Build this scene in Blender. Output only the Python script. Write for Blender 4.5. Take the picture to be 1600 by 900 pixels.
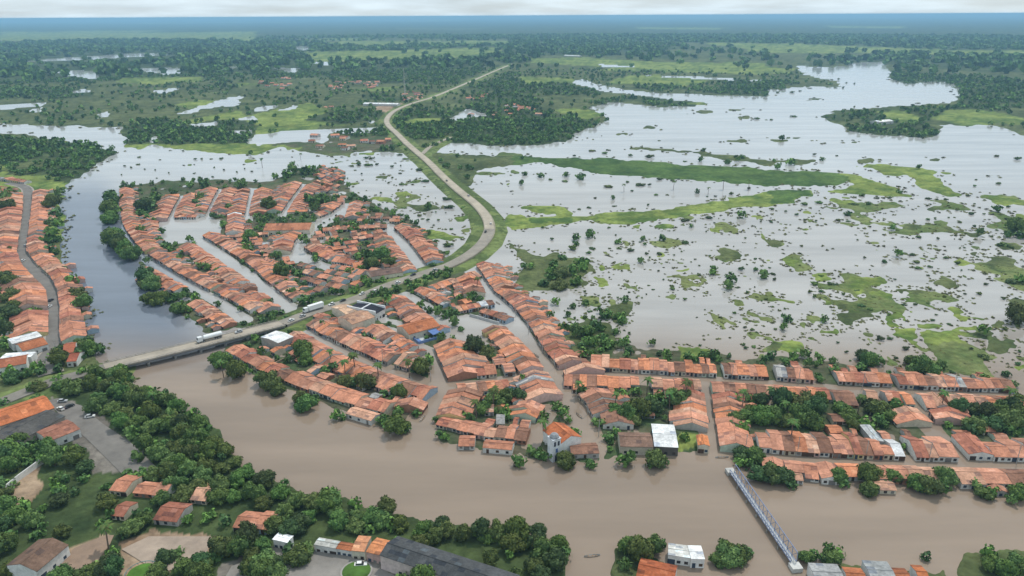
import bpy, math, random
import numpy as np
from mathutils import Matrix, Vector

R = math.radians
sc = bpy.context.scene
for o in list(bpy.data.objects):
    bpy.data.objects.remove(o)
col = sc.collection
rng = random.Random(7)
nr = np.random.default_rng(11)

# ------------------------------------------------------------------ camera, sky, sun, exposure
H = 170.0                      # drone height above the flood water
F = 1150.0                     # focal length in photograph pixels (1600 wide)
PITCH = math.atan(425.5 / F)
ROLL = R(-0.30)
cp, sp = math.cos(PITCH), math.sin(PITCH)
r0 = np.array([1.0, 0, 0]); u0 = np.array([0, sp, cp]); FW = np.array([0, cp, -sp])
RT = math.cos(ROLL) * r0 + math.sin(ROLL) * u0
UP = -math.sin(ROLL) * r0 + math.cos(ROLL) * u0
cam_data = bpy.data.cameras.new('camera')
cam_data.sensor_width = 36.0
cam_data.lens = 36.0 * F / 1600.0
cam_data.clip_start = 1.0
cam_data.clip_end = 300000.0
cam = bpy.data.objects.new('camera', cam_data)
col.objects.link(cam)
m = Matrix.Identity(4)
for i in range(3):
    m[i][0], m[i][1], m[i][2] = RT[i], UP[i], -FW[i]
m[2][3] = H
cam.matrix_world = m
sc.camera = cam

SUN_EL, SUN_AZ = R(62), R(35)      # azimuth measured from +Y towards +X
world = bpy.data.worlds.new('World'); sc.world = world; world.use_nodes = True
wn = world.node_tree; wn.nodes.clear()
def N(t, typ, **kw):
    n = t.nodes.new(typ)
    for k, v in kw.items():
        setattr(n, k, v)
    return n
sky = N(wn, 'ShaderNodeTexSky', sky_type='NISHITA', sun_disc=False, sun_elevation=SUN_EL, sun_rotation=SUN_AZ,
        air_density=1.0, dust_density=0.5, ozone_density=1.0)
tc = N(wn, 'ShaderNodeTexCoord'); sep = N(wn, 'ShaderNodeSeparateXYZ')
wn.links.new(tc.outputs['Generated'], sep.inputs[0])
zz = N(wn, 'ShaderNodeMath', operation='MAXIMUM'); zz.inputs[1].default_value = 0.0
wn.links.new(sep.outputs[2], zz.inputs[0])
za = N(wn, 'ShaderNodeMath', operation='ADD'); za.inputs[1].default_value = 0.12
wn.links.new(zz.outputs[0], za.inputs[0])
cx = N(wn, 'ShaderNodeMath', operation='DIVIDE'); cy = N(wn, 'ShaderNodeMath', operation='DIVIDE')
wn.links.new(sep.outputs[0], cx.inputs[0]); wn.links.new(za.outputs[0], cx.inputs[1])
wn.links.new(sep.outputs[1], cy.inputs[0]); wn.links.new(za.outputs[0], cy.inputs[1])
cmb = N(wn, 'ShaderNodeCombineXYZ')
wn.links.new(cx.outputs[0], cmb.inputs[0]); wn.links.new(cy.outputs[0], cmb.inputs[1])
cn = N(wn, 'ShaderNodeTexNoise'); cn.inputs['Scale'].default_value = 0.55; cn.inputs['Detail'].default_value = 6
cn.inputs['Roughness'].default_value = 0.55
wn.links.new(cmb.outputs[0], cn.inputs['Vector'])
cr = N(wn, 'ShaderNodeMapRange'); cr.inputs[1].default_value = 0.36; cr.inputs[2].default_value = 0.56
cr.inputs[3].default_value = 0.85; cr.inputs[4].default_value = 1.0
wn.links.new(cn.outputs['Fac'], cr.inputs[0])
cn2 = N(wn, 'ShaderNodeTexNoise'); cn2.inputs['Scale'].default_value = 1.1; cn2.inputs['Detail'].default_value = 4
wn.links.new(cmb.outputs[0], cn2.inputs['Vector'])
cramp = N(wn, 'ShaderNodeMapRange'); cramp.inputs[1].default_value = 0.3; cramp.inputs[2].default_value = 0.7
cramp.inputs[3].default_value = 6.6; cramp.inputs[4].default_value = 9.2
wn.links.new(cn2.outputs['Fac'], cramp.inputs[0])
ccol = N(wn, 'ShaderNodeVectorMath', operation='SCALE'); ccol.inputs[0].default_value = (0.83, 0.97, 1.05)
wn.links.new(cramp.outputs[0], ccol.inputs['Scale'])
cmix = N(wn, 'ShaderNodeMix', data_type='RGBA')
wn.links.new(cr.outputs[0], cmix.inputs['Factor'])
wn.links.new(sky.outputs[0], cmix.inputs['A']); wn.links.new(ccol.outputs[0], cmix.inputs['B'])
bg = N(wn, 'ShaderNodeBackground'); bg.inputs['Strength'].default_value = 0.1
wn.links.new(cmix.outputs['Result'], bg.inputs['Color'])
wo = N(wn, 'ShaderNodeOutputWorld'); wn.links.new(bg.outputs[0], wo.inputs[0])

sd = bpy.data.lights.new('sun', 'SUN'); sd.energy = 2.3; sd.angle = R(2.5); sd.color = (1.0, 0.95, 0.87)
sun = bpy.data.objects.new('sun', sd); col.objects.link(sun)
sdir = Vector((math.sin(SUN_AZ) * math.cos(SUN_EL), math.cos(SUN_AZ) * math.cos(SUN_EL), math.sin(SUN_EL)))
sun.rotation_euler = sdir.to_track_quat('Z', 'Y').to_euler()
sun.location = (0, 0, 400)

sc.view_settings.view_transform = 'Standard'; sc.view_settings.look = 'None'
sc.view_settings.gamma = 1.0; sc.view_settings.exposure = 0.12; sc.view_settings.use_curve_mapping = False
sc.render.engine = 'CYCLES'
cy_ = sc.cycles
cy_.use_denoising = True
cy_.max_bounces = 5; cy_.diffuse_bounces = 3; cy_.glossy_bounces = 2; cy_.transmission_bounces = 2; cy_.volume_bounces = 1
cy_.use_adaptive_sampling = True

# ------------------------------------------------------------------ pixel <-> ground
def G(px, py, z=0.0):
    d = FW + (px - 800) / F * RT + (450 - py) / F * UP
    t = (z - H) / d[2]
    return np.array([d[0] * t, d[1] * t])
def proj(x, y, z):
    x, y, z = np.asarray(x, float), np.asarray(y, float), np.asarray(z, float) - H
    c = x * FW[0] + y * FW[1] + z * FW[2]
    a = x * RT[0] + y * RT[1] + z * RT[2]
    b = x * UP[0] + y * UP[1] + z * UP[2]
    c = np.maximum(c, 1.0)
    return 800 + F * a / c, 450 - F * b / c, c
def pts(c, r, s):        # "x,y x,y" measured in a 4x enlargement of tile (c, r)
    return [(400 * c + float(a.split(',')[0]) / 4, 225 * r + float(a.split(',')[1]) / 4) for a in s.split()]
def full(s):
    return [tuple(float(v) for v in a.split(',')) for a in s.split()]
def GL(pl, z=0.0):
    return [G(x, y, z) for x, y in pl]

# ------------------------------------------------------------------ noise, polygons
def hash2(ix, iy, seed):
    h = (ix.astype(np.int64) * 374761393 + iy.astype(np.int64) * 668265263 + seed * 1442695041) & 0x7fffffff
    h = ((h ^ (h >> 13)) * 1274126177) & 0x7fffffff
    return ((h ^ (h >> 16)) & 0xffff) / 65535.0
def vnoise(x, y, seed=0):
    ix, iy = np.floor(x), np.floor(y)
    fx, fy = x - ix, y - iy
    fx, fy = fx * fx * (3 - 2 * fx), fy * fy * (3 - 2 * fy)
    a, b = hash2(ix, iy, seed), hash2(ix + 1, iy, seed)
    c, d = hash2(ix, iy + 1, seed), hash2(ix + 1, iy + 1, seed)
    return (a * (1 - fx) + b * fx) * (1 - fy) + (c * (1 - fx) + d * fx) * fy
def fbm(x, y, seed=0, oct=4):
    s, a, t = 0, 0.5, 0
    for i in range(oct):
        s = s + a * vnoise(x * 2 ** i, y * 2 ** i, seed + i * 17); t += a; a *= 0.5
    return s / t
def inpoly(x, y, P):
    x, y = np.asarray(x), np.asarray(y)
    P = np.array(P, float)
    out = np.zeros(x.shape, bool)
    sel = np.nonzero((x >= P[:, 0].min()) & (x <= P[:, 0].max()) & (y >= P[:, 1].min()) & (y <= P[:, 1].max()))[0]
    if len(sel) == 0:
        return out
    xs, ys = x[sel], y[sel]
    c = np.zeros(len(sel), bool)
    n = len(P)
    for i in range(n):
        x1, y1 = P[i]; x2, y2 = P[(i + 1) % n]
        if y1 == y2:
            continue
        k = ((y1 > ys) != (y2 > ys)) & (xs < (x2 - x1) * (ys - y1) / (y2 - y1) + x1)
        c ^= k
    out[sel] = c
    return out
def dist_poly(x, y, L):
    best = np.full(x.shape, 1e9)
    for i in range(len(L) - 1):
        a, b = L[i], L[i + 1]
        d = b - a; l2 = float(d @ d) + 1e-9
        t = np.clip(((x - a[0]) * d[0] + (y - a[1]) * d[1]) / l2, 0, 1)
        best = np.minimum(best, np.hypot(x - a[0] - t * d[0], y - a[1] - t * d[1]))
    return best

# ------------------------------------------------------------------ land cover, traced from the photograph
WATER, GRASS, BRIGHT, DARK, WOOD, MARSH, YARD, SOIL, PAVED = range(9)
FLOOD = full("-700,190 0,193 60,196 185,199 192,212 200,226 212,236 240,226 290,234 340,240 400,243 440,230 475,236 520,245 580,235 "
             "622,240 655,240 700,222 760,228 850,226 890,222 895,208 930,200 950,182 920,168 960,160 1030,167 1090,168 1090,160 "
             "1000,150 940,142 895,130 905,122 945,135 990,142 1060,147 1205,150 1200,140 1318,135 1310,128 1255,115 1245,103 "
             "1300,106 1350,97 1388,97 1385,108 1390,122 1410,130 1480,128 1503,148 1480,163 1400,166 1330,172 1278,180 1330,206 "
             "1390,212 1455,216 1470,196 1550,196 1600,212 2300,225 2300,1300 890,1300 886,842 830,838 700,822 600,797 470,770 "
             "385,738 355,692 320,655 262,624 215,604 205,588 165,568 150,545 128,512 145,490 120,462 96,425 98,400 94,360 100,302 "
             "112,285 150,258 187,236 130,222 60,213 0,209 -700,206")
PAINT = [
    (WOOD, full("-700,30 400,40 400,48 -700,50")), (WOOD, full("400,38 1000,30 2300,22 2300,78 1500,80 1250,70 800,62 400,60")),
    (GRASS, full("620,44 760,45 740,47 620,47")), (BRIGHT, full("990,43 1140,44 1120,47 1000,46")), (BRIGHT, full("1290,41 1420,42 1400,45 1300,44")), (BRIGHT, full("0,50 180,51 400,52 400,66 200,62 0,64")),
    (WOOD, full("-600,75 0,75 400,75 400,117 0,133 -600,140")),
    (WOOD, pts(1, 0, "0,270 230,270 300,370 400,390 850,400 1000,370 1480,380 1400,450 1240,530 800,520 400,480 0,500")),
    (WOOD, pts(3, 0, "740,440 1200,490 1250,510 900,525 780,510 740,480")),
    (WOOD, pts(3, 0, "1200,510 3600,500 3600,690 1600,680 1100,690 1180,640 1230,600")),
    (WOOD, pts(2, 0, "750,550 800,510 1100,560 1600,500 1600,590 1300,590 1050,560 900,575")),
    (WOOD, pts(2, 0, "500,650 640,620 900,610 1150,630 1170,670 900,670 760,630 560,660")),
    (WOOD, pts(2, 0, "60,560 300,530 500,560 450,600 200,600")),
    (WOOD, pts(3, 0, "450,830 560,780 600,740 560,690 310,705 320,740 430,765 640,700 820,650 1100,680 1000,760 1050,840 950,880 760,850")),
    (WOOD, pts(1, 0, "450,900 520,820 850,800 900,900")),
    (WOOD, pts(1, 0, "890,800 1200,790 1180,860 940,880")),
    (WOOD, pts(1, 0, "1200,780 1600,700 1600,900 1250,870")),
    (WOOD, pts(2, 0, "0,740 200,700 400,740 500,780 500,820 380,840 340,890 0,900")),
    (WOOD, pts(1, 0, "680,600 800,580 930,620 850,640 700,630")),
    (WOOD, pts(1, 0, "300,750 480,690 780,690 800,740 600,770 320,770")),
    (WOOD, pts(0, 0, "0,540 500,550 660,590 400,620 0,610")),
    (WOOD, pts(0, 0, "760,800 1000,740 1200,770 1500,740 1600,800 1600,900 780,900")),
    (WOOD, pts(0, 1, "-400,0 0,-40 640,0 740,30 700,100 560,200 430,250 280,200 0,190 -400,200")),
    (GRASS, pts(0, 1, "40,160 180,110 300,70 420,100 260,150 100,190")),
    (BRIGHT, pts(0, 1, "0,130 60,140 40,190 0,200")),
    (BRIGHT, pts(0, 0, "750,490 1270,480 1250,510 900,530 730,510")),
    (BRIGHT, pts(1, 0, "300,330 900,320 1500,300 1560,350 900,372 500,385 320,380")),
    (BRIGHT, pts(1, 0, "560,260 1600,255 1600,285 600,290 240,280")),
    (BRIGHT, pts(2, 0, "100,370 450,360 900,390 700,420 400,410 120,395")),
    (BRIGHT, pts(2, 0, "900,390 1600,400 1600,470 1250,460 900,450 500,440")),
    (BRIGHT, pts(2, 0, "60,480 420,500 380,520 70,528")),
    (BRIGHT, pts(2, 0, "600,510 700,480 900,470 1250,500 1180,530 1000,540 620,525")),
    (BRIGHT, pts(2, 0, "260,690 380,680 600,700 590,720 480,740 300,710")),
    (BRIGHT, pts(3, 0, "710,700 830,695 960,740 960,768 800,760 730,745")),
    (BRIGHT, pts(3, 0, "1200,770 1350,770 1340,800 1260,830 1150,822")),
    (BRIGHT, pts(3, 0, "400,290 820,310 980,310 1140,345 760,330 420,300")),
    (BRIGHT, pts(0, 0, "700,210 1600,200 1600,270 1200,240 700,245")),
    (BRIGHT, pts(1, 0, "900,760 1160,735 1200,770 960,790")),
    (BRIGHT, pts(1, 0, "0,760 200,740 560,780 300,800 0,815")),
    (BRIGHT, pts(1, 0, "640,560 860,545 880,575 700,570")),
    (SOIL, pts(1, 0, "760,655 890,650 880,685 820,710 760,690")),
    # villages and land beyond the flood
    (YARD, full("395,216 470,212 610,214 615,232 520,240 440,226 400,226")),
]
PONDS = [full("25,98 70,92 150,87 210,83 285,83 285,86 190,91 100,96"), full("60,112 145,110 155,124 118,120"),
         full("200,107 276,106 271,118 225,112"), full("343,107 386,101 350,110"), full("-60,113 18,114 8,119 -60,119"),
         full("-60,163 0,165 79,160 70,166 0,171 -60,171"), full("45,172 70,168 66,174 48,175"),
         full("273,178 340,158 374,149 374,166 330,167 297,176"), full("145,180 170,174 168,180 148,185"),
         full("245,142 280,136 276,141 246,146"), full("112,142 143,139 140,143 115,144"),
         full("460,73 488,72 487,78 468,80"), full("476,95 522,99 522,102 480,98"), full("430,105 465,106 463,113 445,111"),
         full("400,168 434,166 422,173 400,174"), full("438,172 462,164 460,170 440,174"), full("370,186 400,180 400,187 372,188"),
         full("398,210 500,203 595,198 590,205 552,207 512,208 510,222 450,222 400,228 380,222"),
         full("698,187 728,170 766,180 740,182 718,190"), full("290,195 345,190 340,197 300,199"),
         full("236,213 248,212 250,224 242,224"), full("350,205 395,202 392,210 355,213"),
         full("1000,117 1090,120 1200,126 1090,124"), full("940,100 1000,104 940,103"), full("570,190 582,188 578,194")]
PONDS_LATE = []
LAND = [
    (YARD, full("186,290 240,283 330,282 420,283 470,262 530,262 548,300 600,325 655,350 700,400 745,408 770,420 810,455 880,545 960,535 "
                "1010,548 1120,552 1290,565 1400,585 1600,606 2200,640 2200,790 1600,760 1480,752 1290,745 1190,735 1125,708 1062,704 "
                "990,702 940,722 870,724 800,714 690,694 676,664 600,668 570,656 470,622 350,566 345,545 440,507 315,522 262,470 "
                "228,420 190,372 182,340")),
    (DARK, pts(2, 1, "-220,70 0,75 240,85 600,90 1000,120 1500,145 1600,165 1900,165 2080,190 2140,240 2000,262 1600,262 1200,235 900,210 500,190 420,160 150,120 0,140 -200,130")),
    (GRASS, pts(1, 1, "1020,40 1400,75 1600,75 1600,135 1400,150 1340,240 1350,340 1270,280 1150,150")),
    (BRIGHT, pts(2, 1, "-40,430 100,455 500,440 850,415 1200,370 1500,315 1600,295 1880,290 1880,330 1700,370 1600,385 1200,430 850,490 650,510 500,480 400,490 200,525 0,530 -40,500")),
    (DARK, pts(2, 1, "120,460 380,455 390,495 130,505")),
    (DARK, pts(3, 1, "0,285 250,290 280,325 100,368 0,375")),
    (BRIGHT, pts(3, 1, "430,180 540,190 800,270 900,335 740,330 600,320 300,300 480,270 560,240")),
    (BRIGHT, pts(3, 1, "420,132 700,125 1000,160 1150,180 1150,205 1060,185 1040,200 1080,230 1200,310 1150,335 1000,290 920,260 940,220 860,190 780,200 700,195 650,150")),
    (BRIGHT, pts(3, 1, "1330,322 1450,325 1600,350 1900,370 1900,400 1600,390 1400,372")),
    (GRASS, pts(2, 1, "650,25 800,20 1000,32 1400,75 1600,100 1920,95 1900,125 1600,132 1300,95 1100,55 900,42")),
    (GRASS, pts(2, 1, "-110,540 -60,600 50,650 150,690 270,690 500,720 515,780 430,850 480,880 300,910 130,930 0,900 40,820 70,720")),
    (BRIGHT, pts(2, 1, "30,390 200,385 330,390 400,432 330,450 120,440")),
    (GRASS, pts(2, 2, "280,250 480,180 620,230 660,330 640,430 400,430")),
    (BRIGHT, pts(2, 2, "1040,375 1190,370 1200,440 1060,450")),
    (GRASS, pts(2, 2, "540,150 620,120 740,70 760,110 720,220 640,210 560,180")),
    (BRIGHT, pts(1, 1, "1010,560 1100,535 1220,560 1310,575 1240,605 1100,600")),
    (BRIGHT, pts(1, 1, "690,350 740,322 870,340 860,370 760,365")), (BRIGHT, pts(1, 1, "1220,465 1320,450 1310,485 1250,485")),
    (BRIGHT, pts(1, 1, "880,290 960,285 980,320 900,330")), (GRASS, pts(1, 1, "960,380 1140,375 1140,405 1060,430 1000,430")),
    (GRASS, pts(1, 1, "740,205 820,205 850,220 760,218")), (GRASS, pts(1, 1, "560,250 680,235 640,255 580,268")),
    (BRIGHT, pts(2, 1, "520,830 580,840 620,900 540,905")),
    (BRIGHT, full("1059,677 1090,676 1092,700 1060,700")),
    (GRASS, full("958,858 1000,850 1040,875 1035,960 955,960")), (GRASS, full("1262,885 1330,882 1480,890 1480,960 1262,960")),
    (GRASS, full("1500,880 1560,862 2200,870 2200,1000 1500,1000")),
]
NBLOB = len(LAND)
def blob(c, r, x, y, rx, ry, cls=BRIGHT):
    P = pts(c, r, ' '.join('%f,%f' % (x + rx * math.cos(a) * rng.uniform(.75, 1.15), y + ry * math.sin(a) * rng.uniform(.75, 1.15))
                           for a in [k * math.pi / 5 for k in range(10)]))
    LAND.append((cls, P))
for s, c, r in (("690,765,80,18 1060,790,60,14 1340,690,90,40 1300,540,70,20 1570,575,40,14 800,520,35,12 960,515,70,18 1560,450,70,14 920,690,30,15 560,770,30,15", 2, 1),
                ("620,100,70,14 1050,97,70,12 1430,192,55,10 1020,410,70,18 500,360,90,28 250,435,40,15 270,465,40,12 190,535,85,28 40,620,50,28 130,735,60,22 620,650,45,10 900,520,70,16 "
                 "1280,565,52,18 1040,630,60,14 1000,710,70,28 880,690,45,14 950,775,45,12 1330,690,40,20 1450,750,110,50 1200,730,70,28 1160,860,140,40 640,860,160,40 350,830,60,22 1500,640,80,22 1570,500,60,60 1130,800,70,12 20,735,30,10", 3, 1),
                ("500,190,85,50 590,165,60,18 390,262,60,24 100,75,110,18 370,105,40,18 460,115,40,14 850,165,60,40 780,220,40,40 860,285,90,40 1010,245,90,28 1050,315,80,35 1170,300,90,30 1230,250,80,20 1340,300,80,28 1450,375,75,55 1540,345,40,30 1160,430,55,40 1250,150,110,50 1150,130,40,14 930,345,50,20 900,20,90,22 720,40,80,14 560,15,60,25 110,370,110,45 40,390,50,35 1580,490,40,30 1330,110,70,22 1420,220,60,24 1540,220,70,34 850,75,60,14 640,290,50,14 1560,110,70,50", 3, 2),
                ("1200,700,80,12 1090,710,30,8 880,800,65,9 700,840,55,12 1420,690,120,14 1450,735,60,14 1150,650,90,8 1100,815,25,7 1400,880,70,12 460,885,50,10", 2, 0),
                ("280,620,75,7 60,880,60,10 150,860,90,8 320,820,40,5 330,885,50,8 520,890,60,8", 3, 0),
                ("1190,130,35,10 1550,110,60,10", 0, 1), ("250,90,25,10 600,250,30,8 700,60,60,12 560,60,60,10", 1, 1),
                ("1200,400,70,20 450,185,30,10 590,180,40,12", 2, 2)):
    for q in s.split():
        blob(c, r, *[float(v) for v in q.split(',')], cls=BRIGHT if rng.random() < .6 else GRASS)
MARSH_ZONES = [full("1180,330 1600,300 2200,300 2200,640 1600,600 1290,560 1080,560 1120,480 1180,430"), full("505,240 640,240 735,360 700,400 560,310"),
               full("900,330 1200,330 1180,470 960,470"), full("880,460 990,455 980,560 880,550"),
               full("650,228 830,240 850,280 780,330 735,300")]
SOILP = [(SOIL, full("75,905 112,858 160,838 176,838 172,850 140,905")), (SOIL, full("186,905 192,850 230,836 335,836 325,870 250,905")),
         (PAVED, full("340,905 350,880 430,858 500,858 560,868 640,905")), (PAVED, full("75,622 130,632 210,690 255,740 150,740 118,690")),
         (SOIL, full("12,770 40,745 64,725 64,780 44,790 20,785"))]

# streets of the town: half width (m) and centreline
STREETS = [
    (3.5, pts(1, 2, "270,240 400,310 560,380 700,450 830,510 1000,560 1130,610")),
    (4, full("600,512 626,524 650,540 668,547 682,572 692,598 676,628 658,648 650,668")),
    (6, full("628,460 668,486 700,508 726,528 746,540")),
    (5.0, full("738,415 752,440 768,462 786,482 804,506 824,536 846,566 862,582 878,606 894,634 914,660 925,700")),
    (4, full("864,581 950,583 1092,594 1200,598 1300,606 1404,611 1590,617 1800,622")),
    (4.5, full("1102,596 1108,640 1114,680 1118,712")), (3.5, full("1420,615 1438,644 1462,672 1485,700 1506,726")),
    (5, full("1140,712 1200,712 1300,720 1420,724 1500,727 1700,733")), (3, full("858,636 842,660 830,688")),
    (3, full("708,600 770,594 850,584")), (3, full("226,400 240,411 262,425 282,437 312,452 330,463 355,478 382,497")),
    (4.5, full("312,372 332,392 358,408 380,426 410,448 448,480")), (4.5, pts(0, 1, "1140,330 1080,420 1040,500 1050,600")),
    (4, pts(0, 1, "1375,285 1330,380 1290,460 1280,520")), (4, pts(0, 1, "1580,280 1555,380 1540,470")),
    (3.5, pts(1, 1, "300,258 240,335 170,440")), (7, pts(1, 1, "560,380 490,440 400,490 340,520 260,590 230,680 250,710")),
    (3.5, pts(1, 1, "250,700 310,715 380,740 470,765")), (4.5, pts(1, 1, "830,510 870,570 940,640 1000,710 1040,795")),
    (2.5, pts(0, 1, "740,290 742,400 755,500 790,570 840,635 900,695")),
    (4, full("15,285 37,291 44,300 43,325 40,350 36,375 34,395 42,411 57,427 72,440 81,455 84,475 85,500 85,525 82,545 72,560 80,583")),
]
STREETS_G = [(w, GL(p, 1.2)) for w, p in STREETS]
PLAZAS = [pts(0, 1, "1045,480 1390,470 1390,590 1240,600 1060,615"), full("710,495 752,492 790,508 790,518 750,530 720,520"),
          full("575,490 640,505 640,512 580,500")]
HIGHWAY = [(-260, 720, 1.2), (-60, 650, 1.4), (0, 628, 1.5), (82, 596, 1.9), (125, 584, 2.6), (163, 573, 3.6), (250, 552, 3.8), (330, 533, 3.8), (400, 515, 3.6), (440, 505, 2.8),
           (480, 490, 1.8), (530, 475, 1.5), (562, 464, 1.4), (600, 448, 1.4), (640, 434, 1.6), (685, 419, 2.0), (703, 413, 2.2), (733, 397, 2.4), (755, 378, 2.4), (765, 358, 2.4), (760, 338, 2.4),
           (743, 318, 2.4), (718, 298, 2.4), (692, 275, 2.4), (670, 253, 2.4), (650, 236, 2.4), (635, 223, 2.4), (620, 208, 2.4), (608, 197, 2.4), (604, 188, 2.4), (610, 178, 2.4),
           (622, 170, 2.2), (645, 161, 2), (675, 152, 2), (707, 139, 2), (745, 123, 2), (775, 110, 2), (800, 100, 2), (822, 93, 2), (850, 84, 2)]
HW = [np.append(G(x, y, z), z) for x, y, z in HIGHWAY]
HW2 = [h[:2] for h in HW]
SPUR = [np.append(G(x, y, 2.0), 2.0) for x, y in full("660,240 672,229 690,220 705,214")]
BR0, BR1 = 5, 9          # the part of the highway that is the bridge

def classify(x, y):
    """land cover class of world points"""
    r = np.hypot(x, y)
    amp = np.clip(r * 0.009, 1.6, 80); wl = np.clip(r * 0.02, 7, 400)
    lw = 2.0 ** np.round(np.log2(wl))
    dx = (fbm(x / lw, y / lw, 3, 4) - .5) * 2 * amp; dy = (fbm(x / lw, y / lw, 5, 4) - .5) * 4 * amp
    px, py, _ = proj(x + dx, y + dy, np.zeros_like(x))
    cls = np.full(x.shape, GRASS, np.int8)
    big = fbm(x / 420, y / 900, 21, 4)
    far = fbm(x / 2600, y / 4200, 31, 4)
    cls[(big > .58)] = WOOD
    cls[(big < .30)] = BRIGHT
    k = r > 3800
    cls[k & (far > .47)] = WOOD
    cls[k & (far <= .47) & (far > .38)] = GRASS
    cls[k & (far <= .38)] = BRIGHT
    for c, P in PAINT:
        cls[inpoly(px, py, P)] = c
    fl = inpoly(px, py, FLOOD)
    cls[fl] = WATER
    for P in PONDS:
        cls[inpoly(px, py, P)] = WATER
    mz = np.zeros(x.shape, bool)
    for P in MARSH_ZONES:
        mz |= inpoly(px, py, P)
    mn = fbm(x / 26, y / 40, 51, 4) + .35 * (fbm(x / 120, y / 160, 57, 2) - .5)
    mn2 = fbm(x / 9, y / 15, 67, 3) + .5 * (fbm(x / 70, y / 90, 69, 3) - .5)
    cls[mz & fl & ((mn > np.where(px > 1180, .615, .66)) | (mn2 > .76))] = MARSH
    hole = fbm(x / 14, y / 22, 61, 4) < .40
    for i, (c, P) in enumerate(LAND):
        k = inpoly(px, py, P)
        if i >= NBLOB: k &= ~hole
        cls[k] = c
    for c, P in SOILP:
        cls[inpoly(px, py, P)] = c
    return cls, px, py

# ------------------------------------------------------------------ materials
def mat(name, build):
    m_ = bpy.data.materials.new(name); m_.use_nodes = True
    t = m_.node_tree; t.nodes.clear()
    out = N(t, 'ShaderNodeOutputMaterial'); b = N(t, 'ShaderNodeBsdfPrincipled')
    t.links.new(b.outputs[0], out.inputs[0])
    build(t, b)
    return m_
def noise(t, scale, detail=3, rough=.55, coord='Object', vec=None):
    n = N(t, 'ShaderNodeTexNoise'); n.inputs['Scale'].default_value = scale; n.inputs['Detail'].default_value = detail
    n.inputs['Roughness'].default_value = rough
    if vec is None:
        c = N(t, 'ShaderNodeTexCoord'); vec = c.outputs[coord]
    t.links.new(vec, n.inputs['Vector'])
    return n
def vary(t, colsock, fac, lo, hi):      # colour * map(noise)
    mr = N(t, 'ShaderNodeMapRange'); mr.inputs[1].default_value = .3; mr.inputs[2].default_value = .7
    mr.inputs[3].default_value = lo; mr.inputs[4].default_value = hi
    t.links.new(fac, mr.inputs[0])
    v = N(t, 'ShaderNodeVectorMath', operation='SCALE')
    t.links.new(colsock, v.inputs[0]); t.links.new(mr.outputs[0], v.inputs['Scale'])
    return v.outputs[0]
def bump(t, b, h, strength, dist):
    bp = N(t, 'ShaderNodeBump'); bp.inputs['Strength'].default_value = strength; bp.inputs['Distance'].default_value = dist
    t.links.new(h, bp.inputs['Height']); t.links.new(bp.outputs[0], b.inputs['Normal'])
def attr(t):
    a = N(t, 'ShaderNodeAttribute', attribute_name='Col'); return a.outputs['Color']
def geo(t):
    return N(t, 'ShaderNodeNewGeometry').outputs['Position']
def b_water(t, b):
    g = geo(t)
    sp_ = N(t, 'ShaderNodeSeparateXYZ'); t.links.new(g, sp_.inputs[0])
    wob = noise(t, .006, 4, .55, vec=g)
    def ramp(sock, lo_, hi_, amp):          # position plus a wandering offset, for silt tints and painted sky reflection alike
        ma = N(t, 'ShaderNodeMath', operation='MULTIPLY_ADD'); ma.inputs[1].default_value = amp
        t.links.new(wob.outputs['Fac'], ma.inputs[0]); t.links.new(sock, ma.inputs[2])
        mr = N(t, 'ShaderNodeMapRange', interpolation_type='SMOOTHSTEP'); mr.inputs[1].default_value = lo_; mr.inputs[2].default_value = hi_
        t.links.new(ma.outputs[0], mr.inputs[0]); return mr.outputs[0]
    def mixc(f, A_, B_):
        mx = N(t, 'ShaderNodeMix', data_type='RGBA'); t.links.new(f, mx.inputs['Factor'])
        for k_, q in (('A', A_), ('B', B_)):
            if isinstance(q, tuple): mx.inputs[k_].default_value = (*q, 1)
            else: t.links.new(q, mx.inputs[k_])
        return mx.outputs['Result']
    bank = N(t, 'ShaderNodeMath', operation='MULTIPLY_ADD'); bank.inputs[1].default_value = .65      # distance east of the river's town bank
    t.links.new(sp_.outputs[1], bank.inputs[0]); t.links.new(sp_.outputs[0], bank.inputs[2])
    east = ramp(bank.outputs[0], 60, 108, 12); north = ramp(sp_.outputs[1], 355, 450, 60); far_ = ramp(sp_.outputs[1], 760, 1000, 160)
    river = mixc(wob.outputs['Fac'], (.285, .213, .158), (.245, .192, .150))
    c = mixc(east, (.135, .155, .195), (.380, .362, .345))  # blue west of the bank: sky reflection painted in; grey east: murky flood
    c = mixc(far_, c, (.43, .43, .43))  # paler far out: grazing sky reflection put into the base colour
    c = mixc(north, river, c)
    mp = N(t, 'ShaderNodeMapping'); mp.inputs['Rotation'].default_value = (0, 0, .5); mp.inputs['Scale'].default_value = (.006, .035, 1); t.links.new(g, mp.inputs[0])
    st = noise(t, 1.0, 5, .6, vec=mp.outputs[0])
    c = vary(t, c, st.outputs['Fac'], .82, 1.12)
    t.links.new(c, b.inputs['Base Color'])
    rr_ = N(t, 'ShaderNodeMapRange'); rr_.inputs[1].default_value = .35; rr_.inputs[2].default_value = .65; rr_.inputs[3].default_value = .03; rr_.inputs[4].default_value = .16
    t.links.new(st.outputs['Fac'], rr_.inputs[0]); t.links.new(rr_.outputs[0], b.inputs['Roughness'])
    b.inputs['IOR'].default_value = 1.36
    n2 = noise(t, .12, 3, .6, vec=g)
    bump(t, b, n2.outputs['Fac'], .03, .5)
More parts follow.
